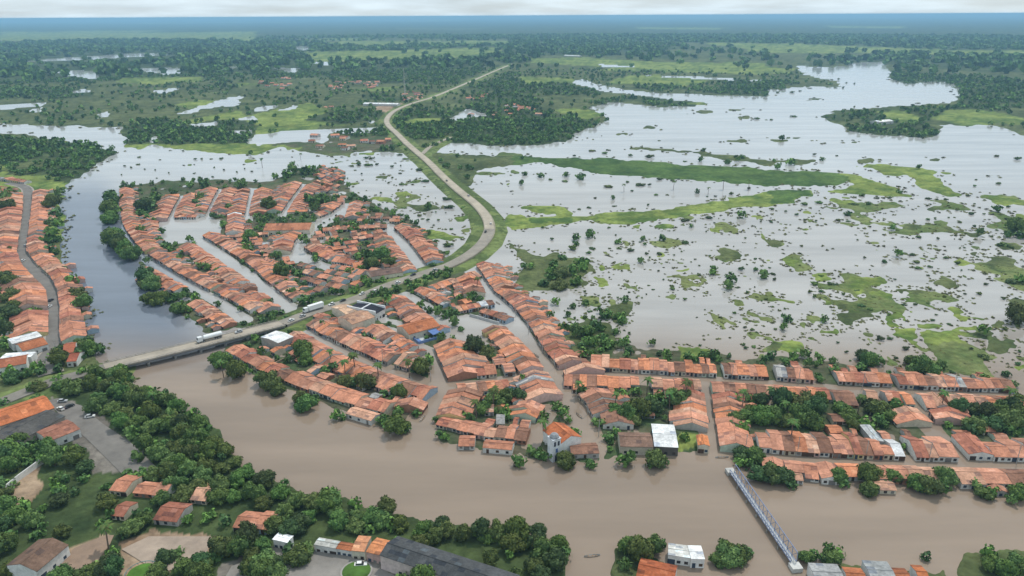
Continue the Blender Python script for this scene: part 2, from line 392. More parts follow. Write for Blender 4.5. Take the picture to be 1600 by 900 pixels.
def b_ground(t, b):
    g = geo(t)
    n = noise(t, .25, 5, .65, vec=g); n2 = noise(t, .02, 4, .6, vec=g)
    c = vary(t, attr(t), n.outputs['Fac'], .65, 1.35)
    c = vary(t, c, n2.outputs['Fac'], .75, 1.25)
    t.links.new(c, b.inputs['Base Color']); b.inputs['Roughness'].default_value = .95
    b.inputs['Specular IOR Level'].default_value = .1
    bump(t, b, n.outputs['Fac'], .7, .8)
def b_leaf(t, b):
    oi = N(t, 'ShaderNodeObjectInfo')
    hs = N(t, 'ShaderNodeHueSaturation')
    mr = N(t, 'ShaderNodeMapRange'); mr.inputs[3].default_value = .455; mr.inputs[4].default_value = .52
    mv = N(t, 'ShaderNodeMapRange'); mv.inputs[3].default_value = .78; mv.inputs[4].default_value = 1.4
    t.links.new(oi.outputs['Random'], mr.inputs[0]); t.links.new(oi.outputs['Random'], mv.inputs[0])
    t.links.new(mr.outputs[0], hs.inputs['Hue']); t.links.new(mv.outputs[0], hs.inputs['Value'])
    t.links.new(attr(t), hs.inputs['Color'])
    t.links.new(hs.outputs[0], b.inputs['Base Color']); b.inputs['Roughness'].default_value = .75
    b.inputs['Specular IOR Level'].default_value = .2
def b_roof(t, b):
    g = geo(t)
    n = noise(t, .9, 5, .7, vec=g); n2 = noise(t, .11, 3, .6, vec=g)
    c = vary(t, attr(t), n.outputs['Fac'], .66, 1.25); c = vary(t, c, n2.outputs['Fac'], .74, 1.18)
    t.links.new(c, b.inputs['Base Color']); b.inputs['Roughness'].default_value = .9
    b.inputs['Specular IOR Level'].default_value = .15
    w = noise(t, 2.6, 2, .6, vec=g)
    bump(t, b, w.outputs['Fac'], .8, .18)
def b_plaster(t, b):
    g = geo(t)
    n = noise(t, .6, 5, .7, vec=g)
    c = vary(t, attr(t), n.outputs['Fac'], .72, 1.12)
    t.links.new(c, b.inputs['Base Color']); b.inputs['Roughness'].default_value = .9
    b.inputs['Specular IOR Level'].default_value = .2
def b_asphalt(t, b):
    g = geo(t)
    n = noise(t, .09, 6, .75, vec=g)
    c = vary(t, attr(t), n.outputs['Fac'], .68, 1.22)
    t.links.new(c, b.inputs['Base Color']); b.inputs['Roughness'].default_value = .9
def b_gloss(t, b):
    t.links.new(attr(t), b.inputs['Base Color']); b.inputs['Roughness'].default_value = .3
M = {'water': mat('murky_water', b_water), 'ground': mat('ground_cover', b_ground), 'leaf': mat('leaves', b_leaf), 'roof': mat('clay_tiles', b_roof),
     'plaster': mat('plaster', b_plaster), 'asphalt': mat('road_surface', b_asphalt), 'gloss': mat('painted_metal', b_gloss)}

# ------------------------------------------------------------------ mesh helpers
class Buf:
    def __init__(s):
        s.v = []; s.f = []; s.c = []; s.m = []
    def quad(s, p, c, mi=0):
        n = len(s.v); s.v += [tuple(q) for q in p]; s.f.append(tuple(range(n, n + len(p)))); s.c.append(c); s.m.append(mi)
    def box(s, x0, x1, y0, y1, z0, z1, c, mi=0):
        p = [(x0, y0, z0), (x1, y0, z0), (x1, y1, z0), (x0, y1, z0), (x0, y0, z1), (x1, y0, z1), (x1, y1, z1), (x0, y1, z1)]
        s.prism(p, c, mi)
    def prism(s, p, c, mi=0):         # 8 points, bottom ring then top ring
        n = len(s.v); s.v += [tuple(q) for q in p]
        for f in ((3, 2, 1, 0), (4, 5, 6, 7), (0, 1, 5, 4), (1, 2, 6, 5), (2, 3, 7, 6), (3, 0, 4, 7)):
            s.f.append(tuple(n + i for i in f)); s.c.append(c); s.m.append(mi)
    def bar(s, a, b, r, c, mi=0, r2=None, n=4):
        a, b = Vector(a), Vector(b); d = (b - a).normalized()
        u = d.cross(Vector((0, 0, 1)) if abs(d.z) < .95 else Vector((1, 0, 0))).normalized(); w = d.cross(u)
        r2 = r if r2 is None else r2
        k = len(s.v)
        for q, rr in ((a, r), (b, r2)):
            for i in range(n):
                t = 2 * math.pi * (i + .5) / n
                s.v.append(tuple(q + u * math.cos(t) * rr + w * math.sin(t) * rr))
        for i in range(n):
            j = (i + 1) % n
            s.f.append((k + i, k + j, k + n + j, k + n + i)); s.c.append(c); s.m.append(mi)
        s.f.append(tuple(k + i for i in reversed(range(n)))); s.c.append(c); s.m.append(mi)
        s.f.append(tuple(k + n + i for i in range(n))); s.c.append(c); s.m.append(mi)
    def lathe(s, c0, prof, c, mi=0, n=10, axis='z'):
        k = len(s.v)
        for r, h in prof:
            for i in range(n):
                t = 2 * math.pi * i / n
                if axis == 'z': s.v.append((c0[0] + r * math.cos(t), c0[1] + r * math.sin(t), c0[2] + h))
                elif axis == 'x': s.v.append((c0[0] + h, c0[1] + r * math.cos(t), c0[2] + r * math.sin(t)))
                else: s.v.append((c0[0] + r * math.cos(t), c0[1] + h, c0[2] + r * math.sin(t)))
        for j in range(len(prof) - 1):
            for i in range(n):
                a = k + j * n + i; b = k + j * n + (i + 1) % n
                s.f.append((a, b, b + n, a + n)); s.c.append(c); s.m.append(mi)
    def mesh(s, name):
        me = bpy.data.meshes.new(name); me.from_pydata(s.v, [], s.f)
        ca = np.ones((len(me.loops), 4), np.float32)
        ca[:, :3] = np.repeat(np.array(s.c, np.float32)[:, :3], [len(f) for f in s.f], axis=0)
        me.attributes.new('Col', 'FLOAT_COLOR', 'CORNER').data.foreach_set('color', ca.ravel())
        if any(s.m): me.polygons.foreach_set('material_index', s.m)
        return me
def link(name, me, mats, parent=None, loc=None, rz=0):
    o = bpy.data.objects.new(name, me); col.objects.link(o)
    if me is not None and not me.materials:
        for k in ([mats] if isinstance(mats, str) else mats): me.materials.append(M[k])
    if parent is not None: o.parent = parent
    if loc is not None: o.location = loc
    if rz: o.rotation_euler = (0, 0, rz)
    return o
def add(name, buf, mats, parent=None, loc=None, rz=0):
    return link(name, buf.mesh(name), mats, parent, loc, rz)
def tag(o, label=None, cat=None, group=None, kind=None):
    for k, v in (('label', label), ('category', cat), ('group', group), ('kind', kind)):
        if v: o[k] = v
    return o
def empty(name, loc, rz=0):
    o = bpy.data.objects.new(name, None); o.empty_display_size = 1.0; col.objects.link(o)
    o.location = loc; o.rotation_euler = (0, 0, rz)
    return o
def np_mesh(name, V, Fq, C, mats, smooth=False):
    """V (n,3); Fq (m,k) same-size faces; C per-vertex (n,3)"""
    me = bpy.data.meshes.new(name)
    m_, k = Fq.shape
    me.vertices.add(len(V)); me.vertices.foreach_set('co', V.astype(np.float32).ravel())
    me.loops.add(m_ * k); me.loops.foreach_set('vertex_index', Fq.astype(np.int32).ravel())
    me.polygons.add(m_); me.polygons.foreach_set('loop_start', np.arange(0, m_ * k, k, dtype=np.int32))
    me.update(calc_edges=True)
    ca = np.ones((len(V), 4), np.float32); ca[:, :3] = C
    me.attributes.new('Col', 'FLOAT_COLOR', 'POINT').data.foreach_set('color', ca.ravel())
    if smooth: me.polygons.foreach_set('use_smooth', np.ones(m_, bool))
    return link(name, me, mats)

# ------------------------------------------------------------------ water and land
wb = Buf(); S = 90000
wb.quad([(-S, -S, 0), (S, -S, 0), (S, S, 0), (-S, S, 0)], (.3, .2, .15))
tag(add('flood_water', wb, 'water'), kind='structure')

NA, NRAD = 830, 690
az = np.linspace(R(-52), R(52), NA)
dep = np.concatenate([np.linspace(R(60), R(26), 200, endpoint=False), np.linspace(R(26), R(5), 300, endpoint=False), np.geomspace(R(5), math.atan(H / 85000), 190)])
rad = H / np.tan(dep)
rr, aa = np.meshgrid(rad, az, indexing='ij')
X = (rr * np.sin(aa)).ravel(); Y = (rr * np.cos(aa)).ravel(); RR = rr.ravel()
cls, PX, PY = classify(X, Y)
n1 = fbm(X / 9, Y / 9, 71, 4); n2 = fbm(X / 60, Y / 60, 73, 4); n3 = fbm(X / 700, Y / 1200, 79, 4)
Z = np.full(X.shape, -.8)
lo = {GRASS: (.052, .074, .028), BRIGHT: (.075, .125, .030), DARK: (.040, .082, .022), WOOD: (.034, .056, .022), MARSH: (.085, .125, .04), YARD: (.11, .10, .065),
      SOIL: (.25, .165, .105), PAVED: (.165, .145, .125), WATER: (.15, .11, .08)}
hi = {GRASS: (.108, .128, .052), BRIGHT: (.205, .250, .065), DARK: (.085, .140, .036), WOOD: (.066, .092, .034), MARSH: (.16, .185, .07), YARD: (.055, .085, .035),
      SOIL: (.33, .24, .165), PAVED: (.21, .19, .165), WATER: (.15, .11, .08)}
C = np.zeros((len(X), 3))
mixv = np.clip((.55 * n1 + .45 * n2 - .36) / .26, 0, 1)
for c in lo:
    k = cls == c
    C[k] = np.array(lo[c]) * (1 - mixv[k, None]) + np.array(hi[c]) * mixv[k, None]
Z[(cls == GRASS) | (cls == BRIGHT) | (cls == DARK)] = .55
Z[(cls == SOIL) | (cls == PAVED)] = .6
Z[cls == WOOD] = .6
k = cls == MARSH; Z[k] = .22 + .5 * (n1[k] - .4)
k = cls == YARD; Z[k] = .02 + 1.2 * (n1[k] - .35)
dry = (cls != WATER) & (cls != YARD) & (cls != MARSH)
Z[dry] += .5 * (n1[dry] - .5)
town = (RR > 180) & (RR < 1100) & (cls == YARD)
ti = np.nonzero(town)[0]
for w, L in STREETS_G[:-1]:
    d = dist_poly(X[ti], Y[ti], L); Z[ti[d < w + 1.0]] = -.8
for P in PLAZAS:
    Z[ti[inpoly(PX[ti], PY[ti], P)]] = -.8
k = (cls == WOOD) & (RR > 2600); Z[k] += np.clip((RR[k] - 2600) / 1500, 0, 1) * (5 + 9 * (n1[k] - .3))
k = (cls == GRASS) & (RR > 2600); Z[k] += np.clip((RR[k] - 2600) / 1500, 0, 1) * 5 * np.maximum(n1[k] - .45, 0)
Zg = Z.reshape(NRAD, NA); Zb = Zg.copy()
Zb[1:-1, 1:-1] = (4 * Zg[1:-1, 1:-1] + 2 * (Zg[:-2, 1:-1] + Zg[2:, 1:-1] + Zg[1:-1, :-2] + Zg[1:-1, 2:]) + Zg[:-2, :-2] + Zg[:-2, 2:] + Zg[2:, :-2] + Zg[2:, 2:]) / 16
Z = Zb.ravel().copy()
# underwater neighbours take the colour of the land they adjoin, so shores keep it
Cg = C.reshape(NRAD, NA, 3); cg = cls.reshape(NRAD, NA); src = Cg.copy()
for dy_, dx_ in ((0, 1), (0, -1), (1, 0), (-1, 0), (1, 1), (-1, -1)):
    sh_c = np.roll(np.roll(cg, dy_, 0), dx_, 1); sh_C = np.roll(np.roll(src, dy_, 0), dx_, 1)
    kk_ = (cg == WATER) & (sh_c != WATER); Cg[kk_] = sh_C[kk_]
C = Cg.reshape(-1, 3)
# highway embankment
hi_ = np.nonzero(RR < 3200)[0]
for L, top, wid in ((HW2[:BR0 + 1], 1.1, 7.5), (HW2[BR1:], 1.1, 8.0), ([s[:2] for s in SPUR], 1.3, 5)):
    d = dist_poly(X[hi_], Y[hi_], L)
    extra = np.clip(RR[hi_] * .004, 0, 9)
    zt = np.clip(top - np.maximum(d - wid - extra, 0) * .22, -1.2, top)
    k = (d < wid + 14 + extra)
    up = k & (zt > Z[hi_])
    Z[hi_[up]] = zt[up]
    g = up & (zt > -.1)
    C[hi_[g]] = np.where(mixv[hi_[g], None] > .55, np.array((.15, .19, .065)), np.array((.085, .12, .04)))
k = RR > 1500
Z[k & (cls == WATER)] = -2.0
Z[k & (cls != WATER)] += .6
idx = np.arange(NA * NRAD).reshape(NRAD, NA)
Fq = np.stack([idx[:-1, :-1], idx[:-1, 1:], idx[1:, 1:], idx[1:, :-1]], -1).reshape(-1, 4)
tag(np_mesh('terrain', np.stack([X, Y, Z], -1), Fq, C, 'ground', True), kind='structure')

# ------------------------------------------------------------------ occupancy map for houses and yard trees
OX, OY, OW, OH = -700, 150, 1900, 1300
occ = np.zeros((OW, OH), bool)
gx, gy = np.meshgrid(np.arange(OW) + OX + .5, np.arange(OH) + OY + .5, indexing='ij')
for w, L in STREETS_G:
    P = np.array(L); x0, y0 = (P.min(0) - w - 2 - (OX, OY)).astype(int); x1, y1 = (P.max(0) + w + 2 - (OX, OY)).astype(int)
    x0, y0 = max(x0, 0), max(y0, 0)
    sl = (slice(x0, x1), slice(y0, y1))
    if gx[sl].size: occ[sl] |= dist_poly(gx[sl], gy[sl], L) < w - 1.1
L = HW2[:22]
occ |= dist_poly(gx, gy, L) < 7.0
for P in PLAZAS:
    Pg = GL(P); occ |= inpoly(gx.ravel(), gy.ravel(), Pg).reshape(gx.shape)
occh = np.zeros_like(occ)
def rect_cells(o, u, v, w, d):
    a, b = np.meshgrid(np.arange(.4, w, .8), np.arange(.4, d, .8))
    p = o[None, :] + a.ravel()[:, None] * u + b.ravel()[:, None] * v
    i = np.floor(p - (OX, OY)).astype(int)
    ok = (i[:, 0] >= 0) & (i[:, 0] < OW) & (i[:, 1] >= 0) & (i[:, 1] < OH)
    return i[ok]
def try_place(o, u, v, w, d, lim=.10, street=True):
    i = rect_cells(o, u, v, w, d)
    if len(i) == 0: return False
    return (occ if street else occh)[i[:, 0], i[:, 1]].mean() <= lim
def mark(o, u, v, w, d):
    i = rect_cells(o, u, v, w, d)
    if len(i): occ[i[:, 0], i[:, 1]] = True; occh[i[:, 0], i[:, 1]] = True

# ------------------------------------------------------------------ roads
def ribbon(name, path, width, thick, colr, z_off=0.0):
    b = Buf(); P = [np.array(p) for p in path]
    Ls, Rs = [], []
    for i, p in enumerate(P):
        t = (P[min(i + 1, len(P) - 1)] - P[max(i - 1, 0)])[:2]; t = t / np.linalg.norm(t); n = np.array([-t[1], t[0]])
        z = p[2] + z_off
        Ls.append((*(p[:2] + n * width / 2), z)); Rs.append((*(p[:2] - n * width / 2), z))
    for i in range(len(P) - 1):
        lo_ = [(q[0], q[1], q[2] - thick) for q in (Ls[i], Rs[i], Rs[i + 1], Ls[i + 1])]
        b.quad([Rs[i], Rs[i + 1], Ls[i + 1], Ls[i]], colr)
        b.quad([lo_[1], Rs[i], Rs[i + 1], lo_[2]][::-1], colr); b.quad([lo_[0], lo_[3], Ls[i + 1], Ls[i]], colr)
    return add(name, b, 'asphalt')
def smooth_path(path, n=4):
    P = [np.array(p, float) for p in path]; out = []
    for i in range(len(P) - 1):
        p0, p1, p2, p3 = P[max(i - 1, 0)], P[i], P[i + 1], P[min(i + 2, len(P) - 1)]
        for k in range(n):
            t = k / n
            out.append(.5 * ((2 * p1) + (-p0 + p2) * t + (2 * p0 - 5 * p1 + 4 * p2 - p3) * t * t + (-p0 + 3 * p1 - 3 * p2 + p3) * t ** 3))
    out.append(P[-1]); return out
tan = (.40, .345, .27)
tag(ribbon('road', smooth_path(HW[:BR0 + 1]), 8.5, 2.5, (.20, .18, .155)), kind='structure')
tag(ribbon('road', smooth_path(HW[BR1:20]), 9.0, 2.5, (.27, .24, .20)), kind='structure')
tag(ribbon('road', smooth_path(HW[19:]), 7.8, 2.5, tan, .01), kind='structure')
tag(ribbon('road_shoulder', smooth_path(HW[BR1 + 2:]), 9.8, 2.2, (.27, .245, .175), -.25), kind='structure')
tag(ribbon('side_road', smooth_path(SPUR), 6, 2, (.33, .29, .23), -.05), kind='structure')
LEFTST = [np.append(p, .95) for p in STREETS_G[-1][1]]
tag(ribbon('street', smooth_path(LEFTST), 8.5, 1.2, (.17, .155, .14)), kind='structure')
tag(ribbon('kerb', smooth_path(LEFTST), 11.5, 1.2, (.33, .29, .25), -.12), kind='structure')

# ------------------------------------------------------------------ houses
TONES = [('bright orange', (.56, .225, .120), 2.5), ('orange', (.52, .228, .142), 6), ('salmon', (.53, .250, .165), 5), ('pale peach', (.56, .31, .210), 2.5),
         ('weathered brown', (.27, .140, .095), 3.4), ('dull red', (.38, .150, .098), 3), ('grey sheet', (.33, .32, .31), .3), ('white sheet', (.72, .73, .74), .06)]
WALLS = [('white', (.66, .65, .62)), ('cream', (.60, .54, .42)), ('pale blue', (.40, .50, .60)), ('pink', (.58, .40, .36)), ('grey', (.42, .40, .38)),
         ('pale green', (.44, .52, .42)), ('yellow', (.60, .50, .24)), ('bare brick', (.36, .18, .12))]
DOORC = [(.06, .045, .04), (.10, .06, .04), (.05, .07, .10), (.20, .19, .18), (.035, .035, .04)]
houses = []
def jit(c, a, r=rng):
    k = 1 + r.uniform(-a, a); return tuple(max(0, v * k) for v in c)
def new_house(o, u, v, w, d, row, n, start, z0=0.0, **kw):
    t = kw.get('tone') or rng.choices(TONES, [q[2] for q in TONES])[0]
    wl = kw.get('wall') or rng.choices(WALLS, [5, 3, 1.2, 1.2, 2, .8, .5, 1.5])[0]
    h = dict(o=np.array(o), u=u, v=v, w=w, d=d, row=row, n=n, start=start, z0=z0, tone=t, wallc=wl, h=rng.uniform(2.0, 2.75), frac=rng.uniform(.40, .55),
             slope=rng.uniform(.25, .36), perp=rng.random() < .10 and w > 5.5, seed=rng.randrange(1 << 30), special=None)
    h.update(kw); houses.append(h)
    return h
def house_parts(s):
    r = random.Random(s['seed']); w, d, h = s['w'], s['d'], s['h']
    rc, wc = jit(s['tone'][1], .18, r), jit(s['wallc'][1], .12, r)
    a_len, b_len = (d, w) if s['perp'] else (w, d)
    P = (lambda a, b, z: (b, a, z)) if s['perp'] else (lambda a, b, z: (a, b, z))
    fr = .5 if s['perp'] else s['frac']
    br = b_len * fr; rise = s['slope'] * max(br, b_len - br); rise = min(rise, 3.6)
    zr = h + rise * (br / max(br, b_len - br)) if fr < .5 else h + rise
    zr = h + s['slope'] * br if s['slope'] * br < 3.4 else h + 3.4
    sl = (zr - h) / br
    zb = max(zr - sl * (b_len - br), h - .8)
    base = -1.3
    W = Buf()
    g = .02
    W.quad([P(g, 0, base), P(a_len - g, 0, base), P(a_len - g, 0, h), P(g, 0, h)], wc)
    W.quad([P(a_len - g, b_len, base), P(g, b_len, base), P(g, b_len, zb), P(a_len - g, b_len, zb)], wc)
    for a in (g, a_len - g):
        W.quad([P(a, 0, base), P(a, 0, h), P(a, br, zr), P(a, b_len, zb), P(a, b_len, base)], jit(wc, .08, r))
    # roof slopes: gridded so the tile courses sag and differ in tone
    RF = Buf(); th = .16; ov = .38; na = max(2, int(a_len / 2.2))
    for side in (0, 1):
        b0, z0_, b1, z1_ = (-ov, h - sl * ov, br, zr) if side == 0 else (br, zr, b_len + ov, zb - (zr - zb) / max(b_len - br, .1) * ov)
        nb = 3
        top = [[None] * (nb + 1) for _ in range(na + 1)]
        for i in range(na + 1):
            for j in range(nb + 1):
                a = i / na * a_len; t = j / nb
                zz_ = z0_ + (z1_ - z0_) * t + th
                if 0 < i < na and 0 < j < nb: zz_ += r.uniform(-.10, .05)
                top[i][j] = P(a, b0 + (b1 - b0) * t, zz_)
        colc = [jit(rc, .10, r) for _ in range(na)]
        for i in range(na):
            for j in range(nb):
                c = jit(colc[i], .07, r)
                if r.random() < .11: c = (c[0] * .62, c[1] * .66, c[2] * .75)
                elif r.random() < .04: c = (min(c[0] * 1.2, .8), c[1] * 1.35, c[2] * 1.45)
                RF.quad([top[i][j], top[i + 1][j], top[i + 1][j + 1], top[i][j + 1]], c)
        dn = lambda p: (p[0], p[1], p[2] - th)
        q = [top[0][0], top[na][0], top[na][nb], top[0][nb]]
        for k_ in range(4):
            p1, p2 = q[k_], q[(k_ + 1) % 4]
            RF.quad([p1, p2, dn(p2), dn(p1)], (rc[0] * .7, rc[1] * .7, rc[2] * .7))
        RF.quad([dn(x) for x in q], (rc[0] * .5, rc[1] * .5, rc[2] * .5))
    CAP = Buf()
    p = [P(.0, br - .22, zr + th - .05), P(a_len, br - .22, zr + th - .05), P(a_len, br + .22, zr + th - .05), P(0, br + .22, zr + th - .05),
         P(.0, br - .08, zr + th + .14), P(a_len, br - .08, zr + th + .14), P(a_len, br + .08, zr + th + .14), P(0, br + .08, zr + th + .14)]
    CAP.prism(p, jit((rc[0] * .85, rc[1] * .85, rc[2] * .85), .1, r))
    ops = []
    nwin = 1 if w < 5 else 2
    slots = [w * (k_ + .5) / (nwin + 1) for k_ in range(nwin + 1)]; dslot = r.randrange(nwin + 1)
    dc = r.choice(DOORC)
    hf = min(h, 2.9)
    for yy, face in ((-.05, 0), (d - .03, 1)):
        for k_, x in enumerate(slots):
            b = Buf()
            if k_ == dslot:
                dw = .55 if r.random() < .7 else 1.2
                b.box(x - dw, x + dw, yy, yy + .08, -.6, min(1.9, hf - .3), dc); ops.append(('door', b))
            else:
                b.box(x - .6, x + .6, yy, yy + .08, .6, min(1.7, hf - .35), r.choice(DOORC)); ops.append(('window', b))
    return W, RF, CAP, ops
def place_row(pl, side, depth, row, start, width=4.3, z=0.0, eave=None, skip=.02, lim=.16, **kw):
    i0 = len(houses)
    off = {'U': (0, -6), 'D': (0, 6), 'L': (-9, 0), 'R': (9, 0)}[side]
    if eave is None:        # fronts that face away from us were traced along their eaves
        p0, p1 = G(*pl[0]), G(*pl[-1]); t_ = (p1 - p0) / np.linalg.norm(p1 - p0); n_ = np.array([-t_[1], t_[0]])
        pm = ((pl[0][0] + pl[-1][0]) / 2, (pl[0][1] + pl[-1][1]) / 2); tg = G(pm[0] + off[0], pm[1] + off[1]) - G(*pm)
        if tg @ n_ < 0: n_ = -n_
        eave = 2.0 * max(0, min(1, -n_[1] * 1.5)) + z
    P = GL(pl, eave)
    n = 0
    # resample the polyline
    segs = [np.linalg.norm(P[i + 1] - P[i]) for i in range(len(P) - 1)]; tot = sum(segs)
    def at(s):
        for i, l in enumerate(segs):
            if s <= l or i == len(segs) - 1: return P[i] + (P[i + 1] - P[i]) * (s / l)
            s -= l
    sgn = None
    s = 0
    while s < tot - 2.5:
        w = width * rng.uniform(.72, 1.35)
        if tot - s - w < 3: w = tot - s
        w = min(w, tot - s)
        a, b = at(s), at(s + w)
        u = b - a; wl = np.linalg.norm(u)
        if wl < 2: break
        u = u / wl; v = np.array([-u[1], u[0]])
        pm = proj(*(a + b) / 2, 0); tgt = G(pm[0] + off[0], pm[1] + off[1]) - (a + b) / 2
        flip = tgt @ v < 0
        o = a
        if flip: o, u, v = b, -u, -v
        o = o + v * rng.uniform(0, .7)
        n += 1
        if rng.random() > skip:
            dd = depth * rng.uniform(.85, 1.2)
            for f_ in (1, .75, .5):
                if try_place(o, u, v, wl, dd * f_, lim, False):
                    new_house(o + u * .03, u, v, wl - .06, dd * f_, row, n, start, z, **kw)
                    mark(o, u, v, wl, dd * f_)
                    # back building or lean-to in the yard
                    if f_ == 1 and rng.random() < .45:
                        w2 = wl * rng.uniform(.45, .9); d2 = rng.uniform(4, 6.5); o2 = o + v * (dd + .6) + u * rng.uniform(0, wl - w2)
                        if try_place(o2, u, v, w2, d2, .02):
                            new_house(o2, u, v, w2, d2, row, n, start, z - .3, annex=True); houses[-1]['h'] -= .35; mark(o2, u, v, w2, d2)
                    break
        s += w
    return houses[i0:]
def fill(poly, dirpx, row, start, p=.75, w0=4.8, d0=8.6, gap=1.3, z=0.0):
    A = G(*dirpx[0]); u = G(*dirpx[1]) - A; u /= np.linalg.norm(u); v = np.array([-u[1], u[0]])
    if v[1] < 0: v = -v
    Pg = np.array(GL(poly)); q = Pg - A; su, sv = q @ u, q @ v
    n = 0; b = sv.min(); p = min(.95, p * 1.25)
    while b < sv.max():
        a = su.min() + rng.uniform(0, 4)
        while a < su.max():
            w = w0 * rng.uniform(.7, 1.4); d = d0 * rng.uniform(.7, 1.15)
            o = A + u * a + v * (b + rng.uniform(0, 1.2)); c = o + u * w / 2 + v * d / 2
            if inpoly(np.array([c[0]]), np.array([c[1]]), Pg)[0] and rng.random() < p and try_place(o, u, v, w, d, .06):
                n += 1
                new_house(o, u, v, w - .06, d, row, n, start, z); mark(o, u, v, w, d)
            a += w + (rng.uniform(1, 4) if rng.random() < .2 else 0)
        b += d0 + gap
# -- special buildings are placed first: eave corners front-left, front-right, back-left in pixels at eave height z
def special(A, B, Cc, z, name, label, tone, wallc, z0=0.0, slope=.2, perp=False, frac=.5, cat='building'):
    a, b, c = G(*A, z + z0), G(*B, z + z0), G(*Cc, z + z0)
    u = b - a; w = np.linalg.norm(u); u = u / w; v = np.array([-u[1], u[0]]); d = float((c - a) @ v)
    o = a
    if d < 0: o = b; u, v, d = -u, -v, -d
    h = dict(o=o, u=u, v=v, w=w, d=max(d, 3), row=None, n=0, start='', z0=z0, tone=('x', tone), wallc=('x', wallc), h=z, frac=frac, slope=slope, perp=perp,
             seed=rng.randrange(1 << 30), special=(name, label, cat))
    houses.append(h); mark(o, u, v, w, d)
ORG, PAL, WHT, GRY, DRK = (.46, .165, .078), (.52, .30, .20), (.84, .84, .84), (.36, .36, .36), (.075, .078, .082)
cw, ww = (.60, .55, .45), (.68, .67, .65)
t12 = lambda x, y: (400 + x / 4, 450 + y / 4)
t03 = lambda x, y: (x / 4, 675 + y / 4)
t13 = lambda x, y: (400 + x / 4, 675 + y / 4)
t23 = lambda x, y: (800 + x / 4, 675 + y / 4)
t33 = lambda x, y: (1200 + x / 4, 675 + y / 4)
t02 = lambda x, y: (x / 4, 450 + y / 4)
special(t12(135, 345), t12(232, 303), t12(75, 290), 5.0, 'sports_hall', 'hall with a big plain white metal roof beside the road bridge', WHT, (.4, .38, .35), slope=.10)
special(t12(598, 228), t12(742, 180), t12(560, 170), 6.0, 'long_hall', 'cream two storey hall with pale peach roof beside the black panelled roof', PAL, cw, slope=.22)
special(t12(560, 165), t12(640, 140), t12(510, 110), 5.0, 'flat_hall', 'low wing with pale cream roof joined behind the cream hall', (.52, .34, .23), cw, slope=.12)
special(t12(745, 162), t12(805, 128), t12(640, 92), 5.0, 'panel_roofed_building', 'building with black panelled roof and white edges beside the highway', (.03, .032, .045), ww, slope=.12)
special(t12(955, 290), t12(1150, 235), t12(900, 235), 4.0, 'school_block', 'long orange roofed school block behind the blue court', ORG, cw, slope=.3)
special(full("1022,697")[0], full("1060,699")[0], full("1018,663")[0], 4.2, 'open_shed', 'open sided shed with a bright white roof beside a green lawn', WHT, (.12, .11, .10), slope=.07)
special(full("969,697")[0], full("1021,698")[0], full("968,676")[0], 4.0, 'brown_roofed_hall', 'low hall with weathered brown roof adjoining the white roofed shed', (.22, .135, .10), cw, slope=.25)
special(full("1092,696")[0], full("1108,697")[0], full("1091,680")[0], 3.6, 'corner_house', 'small bright orange roofed house alone beside the green lawn', (.52, .19, .08), cw, slope=.3, perp=True, cat='house')
special(full("1273,684")[0], full("1289,684")[0], full("1258,664")[0], 3.4, 'sheet_roofed_shed', 'long narrow shed with grey sheet roof among tall trees', (.42, .43, .43), (.4, .4, .4), slope=.1, perp=True) if False else None
special(full("1366,690")[0], full("1380,690")[0], full("1352,664")[0], 3.4, 'sheet_roofed_shed', 'long narrow shed with pale grey sheet roof between yard trees', (.42, .43, .43), (.4, .4, .4), slope=.08, perp=True)
special(pts(1, 1, "45,540")[0], pts(1, 1, "335,535")[0], pts(1, 1, "70,500")[0], 4.0, 'long_school', 'very long single orange roofed school near the flooded square', (.47, .195, .11), cw, slope=.3)
special(pts(1, 1, "720,830")[0], pts(1, 1, "920,800")[0], pts(1, 1, "730,790")[0], 4.0, 'brown_roofed_depot', 'wide depot with dark brown roof next to the highway trees', (.17, .11, .09), cw, slope=.2)
special(t13(775, 765), t13(1560, 1030), t13(950, 668), 6.0, 'warehouse', 'big warehouse with dark slate roof and pale pink wall of windows', DRK, (.58, .47, .45), z0=.5, slope=.30, frac=.42)
special(t03(225, 872), t03(425, 705), t03(25, 850), 4.5, 'old_tiled_hall', 'old hall with mossy brown tiles and white wall by dirt road', (.20, .125, .09), ww, z0=.5, slope=.30, frac=.5)
special(t02(0, 862), t02(340, 748), t02(-60, 790), 5.0, 'market_hall', 'market hall with broad bright orange roof by the parked cars', (.50, .165, .07), (.5, .42, .35), z0=.5, slope=.22, frac=.62)
special(t02(60, 990), t02(405, 800), t02(-20, 900), 4.2, 'dark_roofed_hall', 'long hall with dark stained roof next to the orange market hall', (.10, .095, .09), (.4, .33, .28), z0=.5, slope=.18, frac=.5)
special(t02(300, 960), t02(500, 880), t02(265, 885), 4.0, 'metal_roofed_store', 'store with white and rust sheet roof beside the street junction', (.34, .15, .10), ww, z0=.5, slope=.14)
special(t02(75, 350), t02(262, 300), t02(60, 318), 4.2, 'white_sheet_store', 'store with long white sheet roof on the dry left bank', WHT, ww, z0=.6, slope=.06)
special(t02(140, 395), t02(300, 350), t02(130, 345), 3.6, 'corner_bakery', 'orange roofed corner building with white walls at road junction', ORG, ww, z0=.6, slope=.3)
special(t02(0, 440), t02(195, 430), t02(0, 412), 4.0, 'white_canopy', 'low white sheet roof beside trees at the road junction', (.74, .75, .76), ww, z0=.6, slope=.05)
special(t02(-40, 505), t02(165, 470), t02(-40, 450), 3.8, 'roadside_house', 'wide dull red roofed house beside the main road trees', (.40, .145, .08), ww, z0=.6, slope=.3, cat='house')
